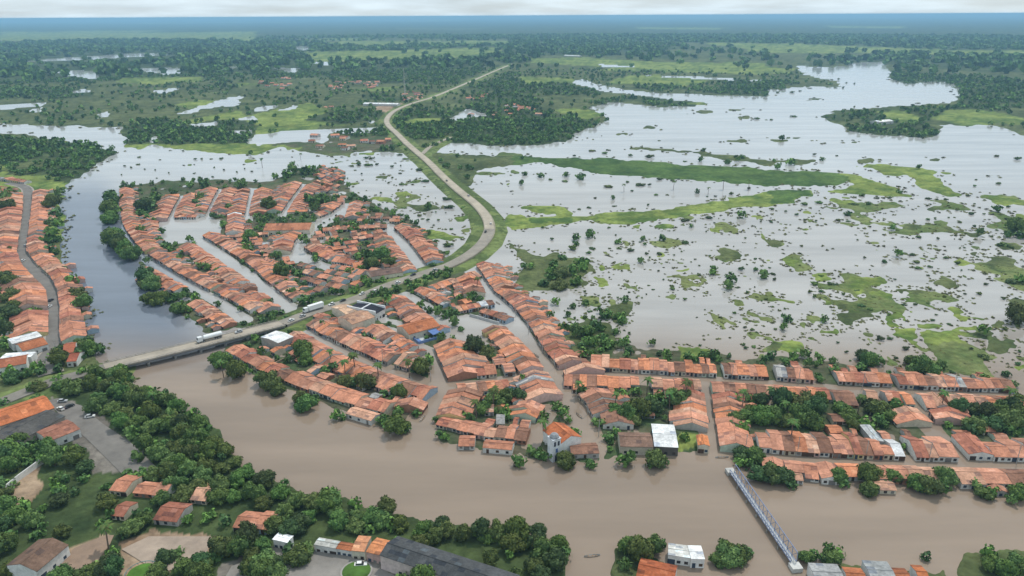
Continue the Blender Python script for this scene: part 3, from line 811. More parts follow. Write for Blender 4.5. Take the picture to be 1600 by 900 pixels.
special(t02(415, 460), t02(478, 455), t02(410, 405), 3.0, 'roadside_cabin', 'small red roofed cabin at the bridge end of the street', (.42, .13, .08), ww, z0=.6, slope=.3, cat='house')
special(t02(392, 410), t02(470, 398), t02(385, 350), 3.2, 'riverside_cabin', 'red roofed house behind the cabin at the bridge end', (.42, .14, .08), ww, z0=.6, slope=.3, cat='house')
for (A, B, Cc, zz_, nm, lb, tn, wc_, sl_) in (
        (t13(105, 668), t13(200, 690), t13(110, 645), 4.0, 'white_canopy', 'white flat canopy roof between trees on the south bank', WHT, ww, .05),
        (t13(365, 700), t13(500, 725), t13(350, 660), 3.6, 'pale_roofed_shop', 'shop with pale grey roof beside the paved roundabout', (.46, .45, .42), ww, .12),
        (t13(500, 725), t13(598, 740), t13(505, 690), 3.4, 'orange_roofed_shop', 'low shop with orange roof beside the paved roundabout', ORG, ww, .2),
        (t13(598, 738), t13(680, 745), t13(615, 650), 4.2, 'peach_roofed_shop', 'tall narrow shop with peach roof beside the paved roundabout', (.52, .24, .13), cw, .15),
        (t13(690, 745), t13(790, 770), t13(715, 655), 4.6, 'pink_shop', 'pink walled shop with orange roof next to the slate warehouse', (.50, .20, .09), (.50, .33, .30), .2),
        (t23(775, 905), t23(1010, 960), t23(850, 800), 4.0, 'orange_roofed_store', 'store with steep bright orange roof among waterside trees', (.46, .135, .06), ww, .3),
        (t23(975, 765), t23(1115, 785), t23(985, 700), 3.6, 'sheet_roofed_landing', 'landing shed with weathered white sheet roof in the water', (.56, .55, .52), ww, .06),
        (t23(1118, 790), t23(1205, 792), t23(1118, 715), 3.8, 'white_roofed_landing', 'landing shed with clean white roof beside a round tree', WHT, ww, .06),
        (t33(300, 940), t33(490, 950), t33(292, 825), 4.0, 'grey_roofed_boathouse', 'boathouse with grey sheet roof by the footbridge end trees', (.30, .30, .30), ww, .12),
        (t33(500, 940), t33(625, 950), t33(495, 850), 3.6, 'orange_boathouse', 'orange roofed house between two grey sheet roofs in water', ORG, ww, .25),
        (t33(650, 930), t33(815, 940), t33(640, 810), 4.2, 'sheet_roofed_boathouse', 'wide boathouse with pale grey ribbed roof in the river', (.38, .39, .39), ww, .10),
        (t33(810, 935), t33(905, 940), t33(812, 855), 3.6, 'orange_annex', 'orange roofed annex beside the pale grey boathouse', ORG, ww, .22),
        (t33(950, 940), t33(1022, 945), t33(945, 838), 3.8, 'tall_orange_house', 'narrow bright orange roofed house standing last in the river', (.50, .17, .07), ww, .25)):
    special(A, B, Cc, zz_, nm, lb, tn, wc_, slope=sl_)
special(full("876,694")[0], full("908,683")[0], full("872,664")[0], 6.0, 'church_hall', 'x', (.47, .150, .065), ww, slope=.42, perp=True)
CHURCH = houses.pop()
occ |= dist_poly(gx, gy, [G(864, 694), G(868, 680)]) < 4.5; occh |= dist_poly(gx, gy, [G(864, 694), G(868, 680)]) < 4.5; occh |= dist_poly(gx, gy, HW2[:22]) < 6.0

LS, SS, AV, RA = 'long straight flooded street', 'side street', 'flooded avenue', 'riverside avenue'
row = place_row
row(full("744,418 772,458 798,480 828,514 848,548 872,578"), 'R', 14, 'east side of the long straight flooded street', 'the highway')
row(full("872,577 980,583 1100,590 1200,595 1286,601"), 'U', 12, 'marsh side of the flooded avenue', 'the straight street corner')
row(full("1310,602 1394,606"), 'U', 11, 'hedged row on the flooded avenue', 'the gap')
row(full("1404,608 1496,612 1586,615"), 'U', 12, 'last row on the flooded avenue', 'the lane')
row(full("882,585 1092,594"), 'D', 10, 'town side of the flooded avenue', 'the straight street corner')
row(full("1109,597 1290,607"), 'D', 9, 'avenue row above the big trees', 'the cross street')
row(full("1292,609 1326,610"), 'D', 13, 'short avenue row between trees', 'the big trees')
row(full("1348,609 1366,611"), 'D', 13, 'short avenue row between trees', 'the lane')
row(full("1374,612 1412,613"), 'D', 10, 'avenue corner by the diagonal lane', 'the trees')
row(full("1428,614 1582,620 1700,624"), 'D', 12, 'avenue row beyond the diagonal lane', 'the lane')
row(full("1097,597 1101,634 1107,676"), 'L', 14, 'west side of the cross street', 'the avenue')
row(full("1108,599 1116,652 1125,704"), 'R', 13, 'east side of the cross street', 'the avenue')
row(full("1144,705 1200,709 1292,716 1420,721 1498,724"), 'U', 14, 'inland side of the riverside avenue', 'the footbridge', 4.2)
row(full("1514,720 1640,724"), 'U', 13, 'inland riverside avenue past the diagonal lane', 'the lane', 8)
row(full("1190,716 1284,725 1452,730"), 'D', 9, 'river side of the riverside avenue', 'the footbridge trees', 7)
row(full("1480,732 1700,737"), 'D', 11, 'river side past the diagonal lane', 'the round trees', 8)
row(full("1416,621 1432,645 1456,667"), 'L', 13, 'west side of the diagonal lane', 'the avenue')
row(full("1428,623 1446,643 1474,680"), 'R', 15, 'east side of the diagonal lane', 'the avenue')
row(full("1466,686 1498,722"), 'L', 12, 'lower west side of the diagonal lane', 'the bend')
row(full("1490,693 1514,719"), 'R', 12, 'lower east side of the diagonal lane', 'the bend')
row(full("878,585 896,614 918,640 926,654"), 'R', 17, 'lower east side of the straight street', 'the avenue')
row(full("856,587 870,609 880,622"), 'L', 16, 'lower west side of the straight street', 'the alley')
row(full("790,514 828,550 850,578"), 'L', 14, 'middle west side of the straight street', 'the flooded square')
row(full("746,434 760,462"), 'L', 13, 'upper west side of the straight street', 'the highway')
row(full("746,593 850,583"), 'U', 9, 'alley row facing the river', 'the channel')
row(full("712,601 792,593"), 'D', 9, 'alley row backing on the tall trees', 'the channel')
row(full("676,545 690,575 699,597"), 'R', 20, 'stepped row along the bent channel', 'the blue court', 4.4)
row(full("704,607 690,634 680,655"), 'R', 15, 'lower row along the bent channel', 'the alley')
row(full("680,670 720,680 750,688 822,696"), 'U', 10, 'river edge row below the tall trees', 'the channel')
row(full("853,641 841,659 829,685"), 'L', 13, 'lane opposite the white church', 'the lane top')
row(full("716,704 742,704"), 'U', 7, 'lone huts standing in the river', 'the channel', 9)
row(full("754,708 800,712"), 'U', 6.5, 'lone huts standing in the river', 'the church', 9)
row(full("892,718 936,716"), 'U', 8, 'riverside roofs below the church', 'the church', 12)
row(full("942,672 990,672"), 'U', 10, 'wide roof beside the brown hall', 'the church', 13)
row(full("478,513 500,525 545,547 600,571 638,582"), 'R', 13, 'inland side of the narrow straight lane', 'the sports hall')
row(full("472,518 500,535 540,557 600,582 640,595 684,607"), 'L', 12, 'river side of the narrow straight lane', 'the sports hall')
row(full("354,554 400,581 466,609 530,633 600,652"), 'U', 10, 'row fronting the river below the bridge', 'the bridge', 7)
row(full("688,610 662,648"), 'L', 12, 'channel mouth row', 'the lane')
row(full("540,654 580,666"), 'U', 7, 'low row standing out in the river', 'the round tree', 10)
row(full("582,668 598,671"), 'U', 6, 'low row standing out in the river', 'the channel mouth', 8)
row(full("598,508 622,521 646,537 668,548"), 'L', 13, 'back row opposite the blue court', 'the cream hall')
row(full("632,464 668,492 705,514"), 'L', 14, 'west side of the tree lined channel', 'the highway')
row(full("646,459 690,482 712,484"), 'R', 10, 'east side of the tree lined channel', 'the highway')
row(full("655,451 700,437 735,425"), 'D', 10, 'row along the highway trees', 'the channel')
row(full("716,492 774,481"), 'U', 8, 'row facing the flooded square', 'the channel')
row(full("748,492 790,507"), 'U', 7, 'walled row inside the flooded square', 'the channel')
row(full("231,400 262,421 312,449 337,461 362,474 390,491"), 'R', 11, 'inland side of the riverbank street', 'the river hedge')
row(full("236,418 265,434 295,450"), 'L', 9, 'river side of the riverbank street', 'the river hedge')
row(full("317,469 345,487 372,504"), 'L', 9, 'river side of the riverbank street', 'the bridge')
row(pts(0, 1, "748,292 750,400 765,500 800,565 850,632 905,692"), 'R', 12, 'riverbank path row', 'the open flood')
row(pts(0, 1, "990,490 1000,560 1010,630"), 'L', 14, 'row west of the flooded plaza', 'the plaza')
for st, sd_, rw in (("1128,325 1078,415 1048,478", 'L', 'west side of the first flood lane'), ("1152,335 1102,420 1088,465", 'R', 'east side of the first flood lane'),
                    ("1365,285 1320,370 1282,450", 'L', 'west side of the second flood lane'), ("1388,300 1342,380 1312,440", 'R', 'east side of the second flood lane'),
                    ("1565,290 1545,370 1532,440", 'L', 'west side of the third flood lane'), ("1592,300 1570,380 1556,450", 'R', 'east side of the third flood lane')):
    row(pts(0, 1, st), sd_, 15, rw, 'the open flood')
row(pts(0, 1, "1090,472 1225,472"), 'U', 8, 'north side of the flooded plaza', 'the first lane')
row(pts(0, 1, "1320,452 1510,442"), 'U', 8, 'north side of the flooded plaza', 'the second lane')
row(pts(0, 1, "1408,575 1425,455"), 'R', 13, 'east side of the flooded plaza', 'the south end')
row(full("316,372 345,388 380,411 400,426 420,445 456,473"), 'R', 12, 'upper side of the long diagonal street', 'the plaza')
row(full("304,381 330,399 365,422 400,447 440,480"), 'L', 12, 'lower side of the long diagonal street', 'the plaza')
row(full("318,378 350,376 410,371"), 'U', 8, 'row south of the plaza', 'the plaza')
row(pts(1, 1, "290,252 240,320 160,432"), 'L', 15, 'west side of the fourth flood lane', 'the open flood')
row(pts(1, 1, "312,268 250,345 195,440"), 'R', 15, 'east side of the fourth flood lane', 'the open flood')
row(pts(1, 1, "540,385 470,440 400,465"), 'U', 13, 'north of the wide flooded bend', 'the open flood')
row(pts(1, 1, "555,475 585,378"), 'R', 12, 'east of the wide flooded bend', 'the school')
row(pts(1, 1, "330,528 245,615 222,690"), 'L', 15, 'west of the winding channel', 'the school')
row(pts(1, 1, "300,660 370,705 470,752 600,772"), 'U', 13, 'inside the winding channel', 'the channel bend')
row(pts(1, 1, "420,562 600,547 820,537"), 'U', 9, 'long row north of the yard trees', 'the wide bend')
row(pts(1, 1, "862,535 950,612 1010,690 1070,768"), 'R', 14, 'east side of the highway foot street', 'the open flood')
row(pts(1, 1, "850,585 885,642 950,722 1008,798"), 'L', 14, 'west side of the highway foot street', 'the open flood')
row(pts(1, 1, "610,792 760,776"), 'U', 12, 'row above the brown depot', 'the trees')
row(full("36,302 36,325 33,350 29,375 27,395 34,414 50,431 64,444 73,456 75,478 76,500 76,520"), 'L', 19, 'west side of the dry left bank street', 'the far bend', 9, z=.6)
row(full("52,302 50,325 47,350 43,375 42,395 50,407 66,423 80,437 90,455 93,478 94,500 93,520 98,540"), 'R', 12, 'east side of the dry left bank street', 'the far bend', 8.5, z=.6)
row(full("-60,282 0,283 38,288"), 'U', 9, 'top of the dry left bank street', 'the far bend', 9, z=.6)
row(full("-60,293 0,291 30,296"), 'D', 14, 'top of the dry left bank street', 'the far bend', 9, z=.6)
fill(full("0,300 33,300 26,395 30,420 72,460 74,515 40,525 20,500 30,440 8,400 0,350"), full("76,500 75,480"), 'yards of the dry left bank', 'the street', .5, 8, 12, z=.6)
fill(full("310,372 440,368 470,372 460,420 470,468 455,470 400,425 345,388"), full("340,392 430,380"), 'block south of the plaza', 'the plaza', .72)
fill(full("400,365 480,362 462,385 455,400 405,405"), full("400,380 450,378"), 'block below the long school', 'the school', .8)
fill(full("478,395 500,362 600,352 618,385 622,420 560,420 520,410"), full("500,390 600,376"), 'block inside the winding channel', 'the channel', .6)
fill(full("400,405 470,400 560,415 600,420 560,450 480,468 455,460 420,430"), full("460,430 520,445"), 'block beside the highway trucks', 'the highway', .62)
fill(full("500,262 535,268 528,302 485,304"), full("500,280 520,272"), 'far corner by the open flood', 'the flood', .6)
fill(full("520,300 600,332 640,350 560,350 515,340"), full("540,345 600,345"), 'marsh edge of the town', 'the flood', .3)
fill(full("650,445 740,425 760,470 700,480 660,470"), full("660,450 720,434"), 'block below the highway trees', 'the highway', .35)
fill(full("600,465 632,463 705,514 690,530 640,505 615,490"), full("632,464 668,492"), 'block beside the panelled roof', 'the highway', .8)
fill(full("470,507 500,480 545,490 560,515 545,543 500,524"), full("480,513 540,540"), 'block beside the cream hall', 'the highway', .85)
fill(full("540,508 600,510 650,545 672,556 640,578 560,548"), full("500,525 600,571"), 'block between the two lanes', 'the cream hall', .85)
fill(full("405,540 470,515 540,560 640,598 684,612 655,650 600,650 530,630 440,590"), full("500,535 600,582"), 'yards between lane and river', 'the river', .22)
fill(full("690,550 790,520 845,580 720,596"), full("700,560 800,550"), 'yards of the stepped row', 'the trees', .30)
fill(full("704,610 780,600 850,590 878,622 850,645 826,690 690,680"), full("700,650 820,650"), 'yards behind the church lane', 'the trees', .42)
fill(full("884,590 1095,598 1104,676 1060,660 930,652"), full("900,610 1080,610"), 'yards of the avenue block', 'the trees', .30)
fill(full("1285,655 1345,655 1360,705 1290,705"), full("1290,690 1350,690"), 'yard houses above the riverside avenue', 'the shed', .8)
fill(full("1388,660 1440,660 1460,690 1400,700"), full("1390,690 1440,690"), 'yard houses beside the diagonal lane', 'the lane', .6)
fill(full("1130,690 1290,700 1290,712 1130,702"), full("1144,705 1290,716"), 'back houses of the riverside avenue', 'the trees', .5)
fill(full("1500,632 1600,640 1600,700 1520,700"), full("1500,640 1600,642"), 'houses under the far tall trees', 'the trees', .12)
fill(full('150,740 330,765 560,812 620,830 330,832 180,815'), full('200,780 400,800'), 'south bank yards under the wood', 'the square', .35, 7, 10, 3, z=.5)
FARV = [(full("395,219 470,214 612,216 612,228 520,236 440,224"), .35), (full("505,130 590,128 580,140 510,142"), .45), (full("620,144 655,146 652,160 625,160"), .6), (full("785,162 842,166 838,184 788,182"), .55),
        (full("720,172 780,176 770,190 725,190"), .12), (full("400,125 450,122 450,140 405,142"), .25), (full("720,150 760,148 756,158 724,158"), .3), (full("500,168 545,170 540,180 505,178"), .2),
        (full("860,60 930,58 930,80 870,82"), .2)]
vill = []
for P, p in FARV:
    Pg = np.array(GL(P)); mn, mx = Pg.min(0), Pg.max(0)
    k = int((mx - mn).prod() / 400 * p) + 3
    for _ in range(min(k, 90)):
        q = np.array([rng.uniform(mn[0], mx[0]), rng.uniform(mn[1], mx[1])])
        if inpoly(q[:1], q[1:], Pg)[0]:
            a = rng.uniform(-.3, .3); u = np.array([math.cos(a), math.sin(a)])
            vill.append(len(houses)); new_house(q, u, np.array([-u[1], u[0]]), rng.uniform(8, 15), rng.uniform(8, 12), 'far village', 0, '', .6)

ONES = 'zeroth first second third fourth fifth sixth seventh eighth ninth tenth eleventh twelfth thirteenth fourteenth fifteenth sixteenth seventeenth eighteenth nineteenth'.split()
TENS = {2: 'twenty', 3: 'thirty', 4: 'forty', 5: 'fifty', 6: 'sixty', 7: 'seventy'}
def ordinal(n):
    if n < 20: return ONES[n]
    if n % 10 == 0: return TENS[n // 10][:-1] + 'ieth'
    return TENS[n // 10] + '-' + ONES[n % 10]
def hsize(s):
    c = s['o'] + s['u'] * s['w'] / 2 + s['v'] * s['d'] / 2
    px, py, dz = proj(c[0], c[1], 3)
    inside = -15 < px < 1615 and 10 < py < 915
    return (F / float(dz)) * math.sqrt(s['w'] * s['d']) if inside else -1 / float(dz)
gen = [s for s in houses if not s['special']]
gen.sort(key=hsize, reverse=True)
indiv, rest = gen[:300], [s for s in gen[300:] if hsize(s) > 0]
STUFF = Buf()
def xf(s, b, mi):
    o, u, v, z0 = s['o'], s['u'], s['v'], s['z0']; n = len(STUFF.v)
    STUFF.v += [(o[0] + u[0] * p[0] + v[0] * p[1], o[1] + u[1] * p[0] + v[1] * p[1], p[2] + z0) for p in b.v]
    STUFF.f += [tuple(n + i for i in f) for f in b.f]; STUFF.c += b.c; STUFF.m += [mi] * len(b.f)
for s in rest:
    W, RF, CAP, ops = house_parts(s)
    xf(s, W, 1); xf(s, RF, 0); xf(s, CAP, 0)
    for _, b in ops: xf(s, b, 1)
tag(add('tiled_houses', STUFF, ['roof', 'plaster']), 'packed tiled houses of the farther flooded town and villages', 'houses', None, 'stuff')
def build_house(s):
    W, RF, CAP, ops = house_parts(s)
    rz = math.atan2(s['u'][1], s['u'][0])
    if s['special']: nm, lb, cat = s['special']
    else:
        nm, cat = ('house', 'house')
        tn = s['tone'][0] + ' roofed'
        if s.get('annex'): nm, lb = 'back_house', f"{s['tone'][0]} back building, {ordinal(s['n'])} from {s['start']}, {s['row']}"
        elif s['row'].startswith(('block', 'yard', 'back', 'houses', 'far', 'marsh', 'south')): lb = f"{tn} {s['wallc'][0]} house among the {s['row']}"
        else: lb = f"{tn} house, {ordinal(s['n'])} from {s['start']}, {s['row']}"
    wds = lb.split()
    while len(wds) > 16 and 'the' in wds: wds.remove('the')
    lb = ' '.join(wds[:16])
    e = empty(nm, (s['o'][0], s['o'][1], s['z0']), rz)
    tag(e, lb, cat, None if s['special'] else 'tiled houses of the flooded town')
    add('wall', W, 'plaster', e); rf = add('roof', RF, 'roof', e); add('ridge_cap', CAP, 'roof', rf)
    for nm_, b in ops: add(nm_, b, 'plaster', e)
    return e
for s in indiv: build_house(s)
for s in houses:
    if s['special']: build_house(s)

# church: hall and tower as one thing
s = CHURCH; W, RF, CAP, ops = house_parts(s)
rz = math.atan2(s['u'][1], s['u'][0])
e = tag(empty('church', (s['o'][0], s['o'][1], 0), rz), 'white church with square bell tower and bright orange roof', 'church')
add('wall', W, 'plaster', e); rf = add('roof', RF, 'roof', e); add('ridge_cap', CAP, 'roof', rf)
for nm_, b in ops: add(nm_, b, 'plaster', e)
b = Buf(); wht = (.72, .74, .77)
b.box(-5.1, -1.3, -1.9, 1.9, -1.3, 10.0, wht); b.box(-5.3, -1.1, -2.1, 2.1, 10.0, 10.4, (.6, .62, .66))
tw = add('bell_tower', b, 'plaster', e)
b = Buf(); b.lathe((-3.2, 0, 10.4), [(2.0, 0), (2.0, .6), (1.3, 1.5), (0.05, 2.1)], (.30, .31, .33), n=8); add('tower_roof', b, 'plaster', tw)
for x in (-4.1, -2.3):
    b = Buf(); b.box(x - .45, x + .45, -1.96, -1.88, 7.2, 9.2, (.05, .05, .07)); add('belfry_opening', b, 'plaster', tw)
b = Buf(); b.box(-4.0, -2.4, -1.98, -1.88, -.6, 3.0, (.03, .03, .05)); add('door', b, 'plaster', tw)
b = Buf(); b.box(-3.7, -2.7, -1.97, -1.88, 4.2, 6.0, (.10, .16, .34)); add('window', b, 'plaster', tw)
# white edging on the panelled roof, white frame: separate parts of that building
for s in houses:
    if s['special'] and s['special'][0] == 'panel_roofed_building': PB = s
pe = [o for o in bpy.data.objects if o.name == 'panel_roofed_building'][0]
zr = PB['h'] + .12 * PB['w'] * 0 + PB['slope'] * PB['d'] * .5
for x in (0, PB['w']):
    b = Buf(); b.prism([(x - .35, -.3, PB['h'] - .6), (x + .35, -.3, PB['h'] - .6), (x + .35, PB['d'] + .3, PB['h'] - .6), (x - .35, PB['d'] + .3, PB['h'] - .6),
                        (x - .35, -.3, zr + .5), (x + .35, -.3, zr + .5), (x + .35, PB['d'] + .3, zr + .5), (x - .35, PB['d'] + .3, zr + .5)], (.75, .76, .78)); add('parapet', b, 'plaster', pe)
b = Buf(); b.box(.3, PB['w'] - .3, PB['d'] * .5 - .4, PB['d'] * .5 + .4, zr + .1, zr + .45, (.75, .76, .78)); add('white_strip', b, 'plaster', pe)

# blue court of the school
cA, cB, cD = G(*t12(1020, 350)), G(*t12(1165, 312)), G(*t12(955, 290))
u = cB - cA; w = np.linalg.norm(u); u /= w; v = np.array([-u[1], u[0]]); d = float((cD - cA) @ v)
e = tag(empty('sports_court', (cA[0], cA[1], 0), math.atan2(u[1], u[0])), 'blue walled court with pale flooded floor in front of school', 'court')
b = Buf(); b.box(0, w, 0, d, -.8, .12, (.16, .27, .55)); add('floor', b, 'plaster', e)
b = Buf(); b.box(w * .2, w * .62, d * .1, d * .62, .13, .17, (.55, .58, .60)); add('pale_floor', b, 'plaster', e)
for nm_, q in (('wall', (0, w, -.2, .1, -.8, 1.6)), ('wall', (0, w, d - .1, d + .2, -.8, 2.4)), ('wall', (-.2, .1, 0, d, -.8, 1.6)), ('wall', (w - .1, w + .2, 0, d, -.8, 2.2))):
    b = Buf(); b.box(*q, (.18, .27, .52)); add(nm_, b, 'plaster', e)
b = Buf(); b.box(w * .62, w - .3, .3, d - .3, 3.0, 3.2, (.12, .20, .42)); add('canopy', b, 'plaster', e)
for x in (w * .64, w - .6):
    for y in (.8, d - .8):
        b = Buf(); b.bar((x, y, -.8), (x, y, 3.0), .12, (.3, .32, .4)); add('post', b, 'plaster', e)

# ------------------------------------------------------------------ road bridge
A, B = HW[BR0], HW[BR1]
bp = [np.array(p) for p in HW[BR0:BR1 + 1]]
e = tag(empty('road_bridge', (A[0], A[1], 0)), 'long concrete road bridge carrying the highway over the brown river', 'bridge')
org = np.array([A[0], A[1], 0])
def strip(offs, z0, z1, wd, c):
    b = Buf()
    for i in range(len(bp) - 1):
        p, q = bp[i] - org, bp[i + 1] - org; t = (q - p)[:2]; t /= np.linalg.norm(t); n = np.array([-t[1], t[0]])
        r_ = []
        for zz_ in (z0, z1):
            for pt, sgn in ((p, -1), (q, -1), (q, 1), (p, 1)):
                xy = pt[:2] + n * (offs + sgn * wd / 2); r_.append((xy[0], xy[1], pt[2] + zz_))
        b.prism(r_, c)
    return b
add('deck', strip(0, -.45, 0, 9.6, (.36, .31, .25)), 'asphalt', e)
for s_ in (-1, 1):
    add('girder', strip(s_ * 3.2, -2.0, -.46, .6, (.25, .25, .27)), 'asphalt', e)
    rl = add('railing', strip(s_ * 4.7, .75, .95, .16, (.42, .38, .34)), 'asphalt', e)
    add('kerb', strip(s_ * 4.5, .01, .3, .5, (.40, .36, .31)), 'asphalt', e)
    for i in range(len(bp) - 1):
        L_ = np.linalg.norm(bp[i + 1] - bp[i]); k_ = int(L_ / 4)
        for j in range(k_):
            p = bp[i] + (bp[i + 1] - bp[i]) * (j + .5) / k_ - org; t = (bp[i + 1] - bp[i])[:2]; t /= np.linalg.norm(t)
            xy = p[:2] + np.array([-t[1], t[0]]) * s_ * 4.7
            b = Buf(); b.box(xy[0] - .1, xy[0] + .1, xy[1] - .1, xy[1] + .1, p[2], p[2] + .76, (.40, .36, .32)); add('railing_post', b, 'asphalt', rl)
tot = [np.linalg.norm(bp[i + 1] - bp[i]) for i in range(len(bp) - 1)]
for i in range(len(bp) - 1):
    p = (bp[i] + bp[i + 1]) / 2 - org
    for f_ in (.25, .75):
        p = bp[i] + (bp[i + 1] - bp[i]) * f_ - org; t = (bp[i + 1] - bp[i])[:2]; t /= np.linalg.norm(t); n = np.array([-t[1], t[0]])
        b = Buf()
        for s_ in (-1, 1): b.lathe((p[0] + n[0] * 3 * s_, p[1] + n[1] * 3 * s_, -2), [(.8, 0), (.8, p[2])], (.28, .26, .24), n=8)
        q0, q1 = p[:2] - n * 4.2, p[:2] + n * 4.2
        b.bar((q0[0], q0[1], p[2] - 2.3), (q1[0], q1[1], p[2] - 2.3), .5, (.28, .27, .26)); add('pier', b, 'asphalt', e)

# ------------------------------------------------------------------ truss footbridge
a, b_ = G(1144, 738, 1.6), G(1240, 878, 1.6)
t = b_ - a; Lb = np.linalg.norm(t); t /= Lb
e = tag(empty('footbridge', (a[0], a[1], 0), math.atan2(t[1], t[0])), 'narrow steel truss footbridge with white deck ending in the river', 'footbridge')
wd = .95; wc_, sc_ = (.50, .50, .49), (.17, .22, .36)
b = Buf(); b.box(0, Lb, -wd, wd, 1.35, 1.6, wc_); add('deck', b, 'plaster', e)
b = Buf(); b.box(Lb, Lb + 3.2, -wd - .8, wd + .8, -1.5, 1.55, (.6, .59, .57)); add('abutment', b, 'plaster', e)
b = Buf(); b.box(-3.2, 0, -wd - .6, wd + .6, -1.5, 1.55, (.5, .49, .47)); add('abutment', b, 'plaster', e)
nb = int(Lb / 3.0)
for s_, ht in ((-1, 2.9), (1, 5.2)):
    for zz_ in (1.65, ht):
        b = Buf(); b.bar((0, s_ * wd, zz_), (Lb, s_ * wd, zz_), .15, sc_); add('chord', b, 'gloss', e)
    for i in range(nb + 1):
        x = Lb * i / nb
        b = Buf(); b.bar((x, s_ * wd, 1.6), (x, s_ * wd, ht), .14, (.27, .31, .42)); add('post', b, 'gloss', e)
        if i < nb:
            b = Buf(); b.bar((x, s_ * wd, 1.65), (Lb * (i + 1) / nb, s_ * wd, ht), .10, sc_); add('brace', b, 'gloss', e)
for i in range(1, 6):
    x = Lb * i / 6; b = Buf()
    for s_ in (-1, 1): b.lathe((x, s_ * 1.3, -1.5), [(.3, 0), (.3, 2.9)], (.35, .33, .3), n=6)
    add('pile', b, 'plaster', e)

# ------------------------------------------------------------------ trees
def lobes_tree(seed, nl, nq, q, flat=.75, core=True, spread=.62, pal=((.020, .052, .013), (.085, .150, .034))):
    """crown of unit radius centred at z=.95: lumpy lobes covered in small leaf-clump faces"""
    r = np.random.default_rng(seed)
    Ls = [(np.array([0, 0, .95]), .55)]
    for i in range(nl):
        t = 2.4 * i + r.uniform(-.4, .4); rad_ = spread * math.sqrt((i + .5) / nl) * r.uniform(.75, 1.15)
        z = .95 + flat * (r.uniform(-.55, .62) * (1.1 - rad_))
        Ls.append((np.array([rad_ * math.cos(t), rad_ * math.sin(t), z]), r.uniform(.26, .44)))
    V, Fc, Cc_ = [], [], []
    pl_, ph = np.array(pal[0]), np.array(pal[1])
    w = np.array([l[1] ** 2 for l in Ls]); w /= w.sum()
    n_ = 0
    for c, lr in Ls:
        k = max(4, int(nq * lr ** 2 / sum(l[1] ** 2 for l in Ls)))
        tone = r.uniform(0, .55)
        d = r.normal(size=(k, 3)); d[:, 2] += .25; d /= np.linalg.norm(d, axis=1)[:, None]
        p = c + d * lr * r.uniform(.72, 1.08, (k, 1)) * np.array([1, 1, .85])
        for i in range(k):
            nn = d[i] + r.normal(size=3) * .45; nn /= np.linalg.norm(nn)
            a_ = np.cross(nn, r.normal(size=3)); a_ /= np.linalg.norm(a_); b2 = np.cross(nn, a_)
            s_ = q * r.uniform(.6, 1.3)
            for sx, sy in ((-1, -.6), (.9, -1), (1, .7), (-.7, 1)):
                V.append(p[i] + a_ * sx * s_ + b2 * sy * s_)
            m_ = np.clip(tone + r.uniform(0, .45), 0, 1)
            Cc_ += [pl_ * (1 - m_) + ph * m_] * 4
            Fc.append((n_, n_ + 1, n_ + 2, n_ + 3)); n_ += 4
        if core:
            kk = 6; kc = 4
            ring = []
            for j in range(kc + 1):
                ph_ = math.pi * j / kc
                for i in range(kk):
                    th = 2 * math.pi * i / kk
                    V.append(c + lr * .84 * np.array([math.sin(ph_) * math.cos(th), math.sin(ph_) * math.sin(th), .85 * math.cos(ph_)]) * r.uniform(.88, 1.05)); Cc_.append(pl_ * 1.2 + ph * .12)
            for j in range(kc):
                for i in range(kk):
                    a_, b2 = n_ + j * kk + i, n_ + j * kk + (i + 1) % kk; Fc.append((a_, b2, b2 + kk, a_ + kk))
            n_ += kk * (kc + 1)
    return np.array(V), np.array(Fc), np.array(Cc_)
def leaf_mesh(name, T):
    o = np_mesh(name, T[0], T[1], T[2], 'leaf'); me = o.data; bpy.data.objects.remove(o); return me
PALS = [((.030, .064, .020), (.115, .185, .045)), ((.038, .078, .022), (.150, .235, .050)), ((.026, .054, .020), (.080, .135, .045)), ((.046, .082, .026), (.150, .215, .062))]
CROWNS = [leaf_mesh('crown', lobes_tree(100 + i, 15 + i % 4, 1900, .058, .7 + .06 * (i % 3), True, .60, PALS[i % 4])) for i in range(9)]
def trunk_mesh(seed):
    r = random.Random(seed); b = Buf(); c = (.11, .085, .06)
    b.bar((0, 0, -.35), (.03, .02, .62), .085, c, r2=.055, n=7)
    for k in range(5):
        t = 2 * math.pi * k / 5 + r.uniform(-.4, .4); b.bar((.02, .01, .45 + .05 * k), (.45 * math.cos(t), .45 * math.sin(t), .85 + r.uniform(0, .3)), .045, c, r2=.015, n=5)
    me = b.mesh('trunk'); return me
TRUNKS = [trunk_mesh(i) for i in range(4)]
SHRUBS = [leaf_mesh('shrub', lobes_tree(300 + i, 6, 170, .12, .45, True, .7, PALS[(i + 2) % 4])) for i in range(5)]
MID = [lobes_tree(400 + i, 7, 70, .17, .65, False, .55, PALS[i % 4]) for i in range(6)]
LOW = [lobes_tree(500 + i, 4, 22, .30, .6, False, .5, PALS[i % 4]) for i in range(6)]
VLO = [lobes_tree(600 + i, 3, 10, .42, .55, False, .6, PALS[i % 4]) for i in range(6)]

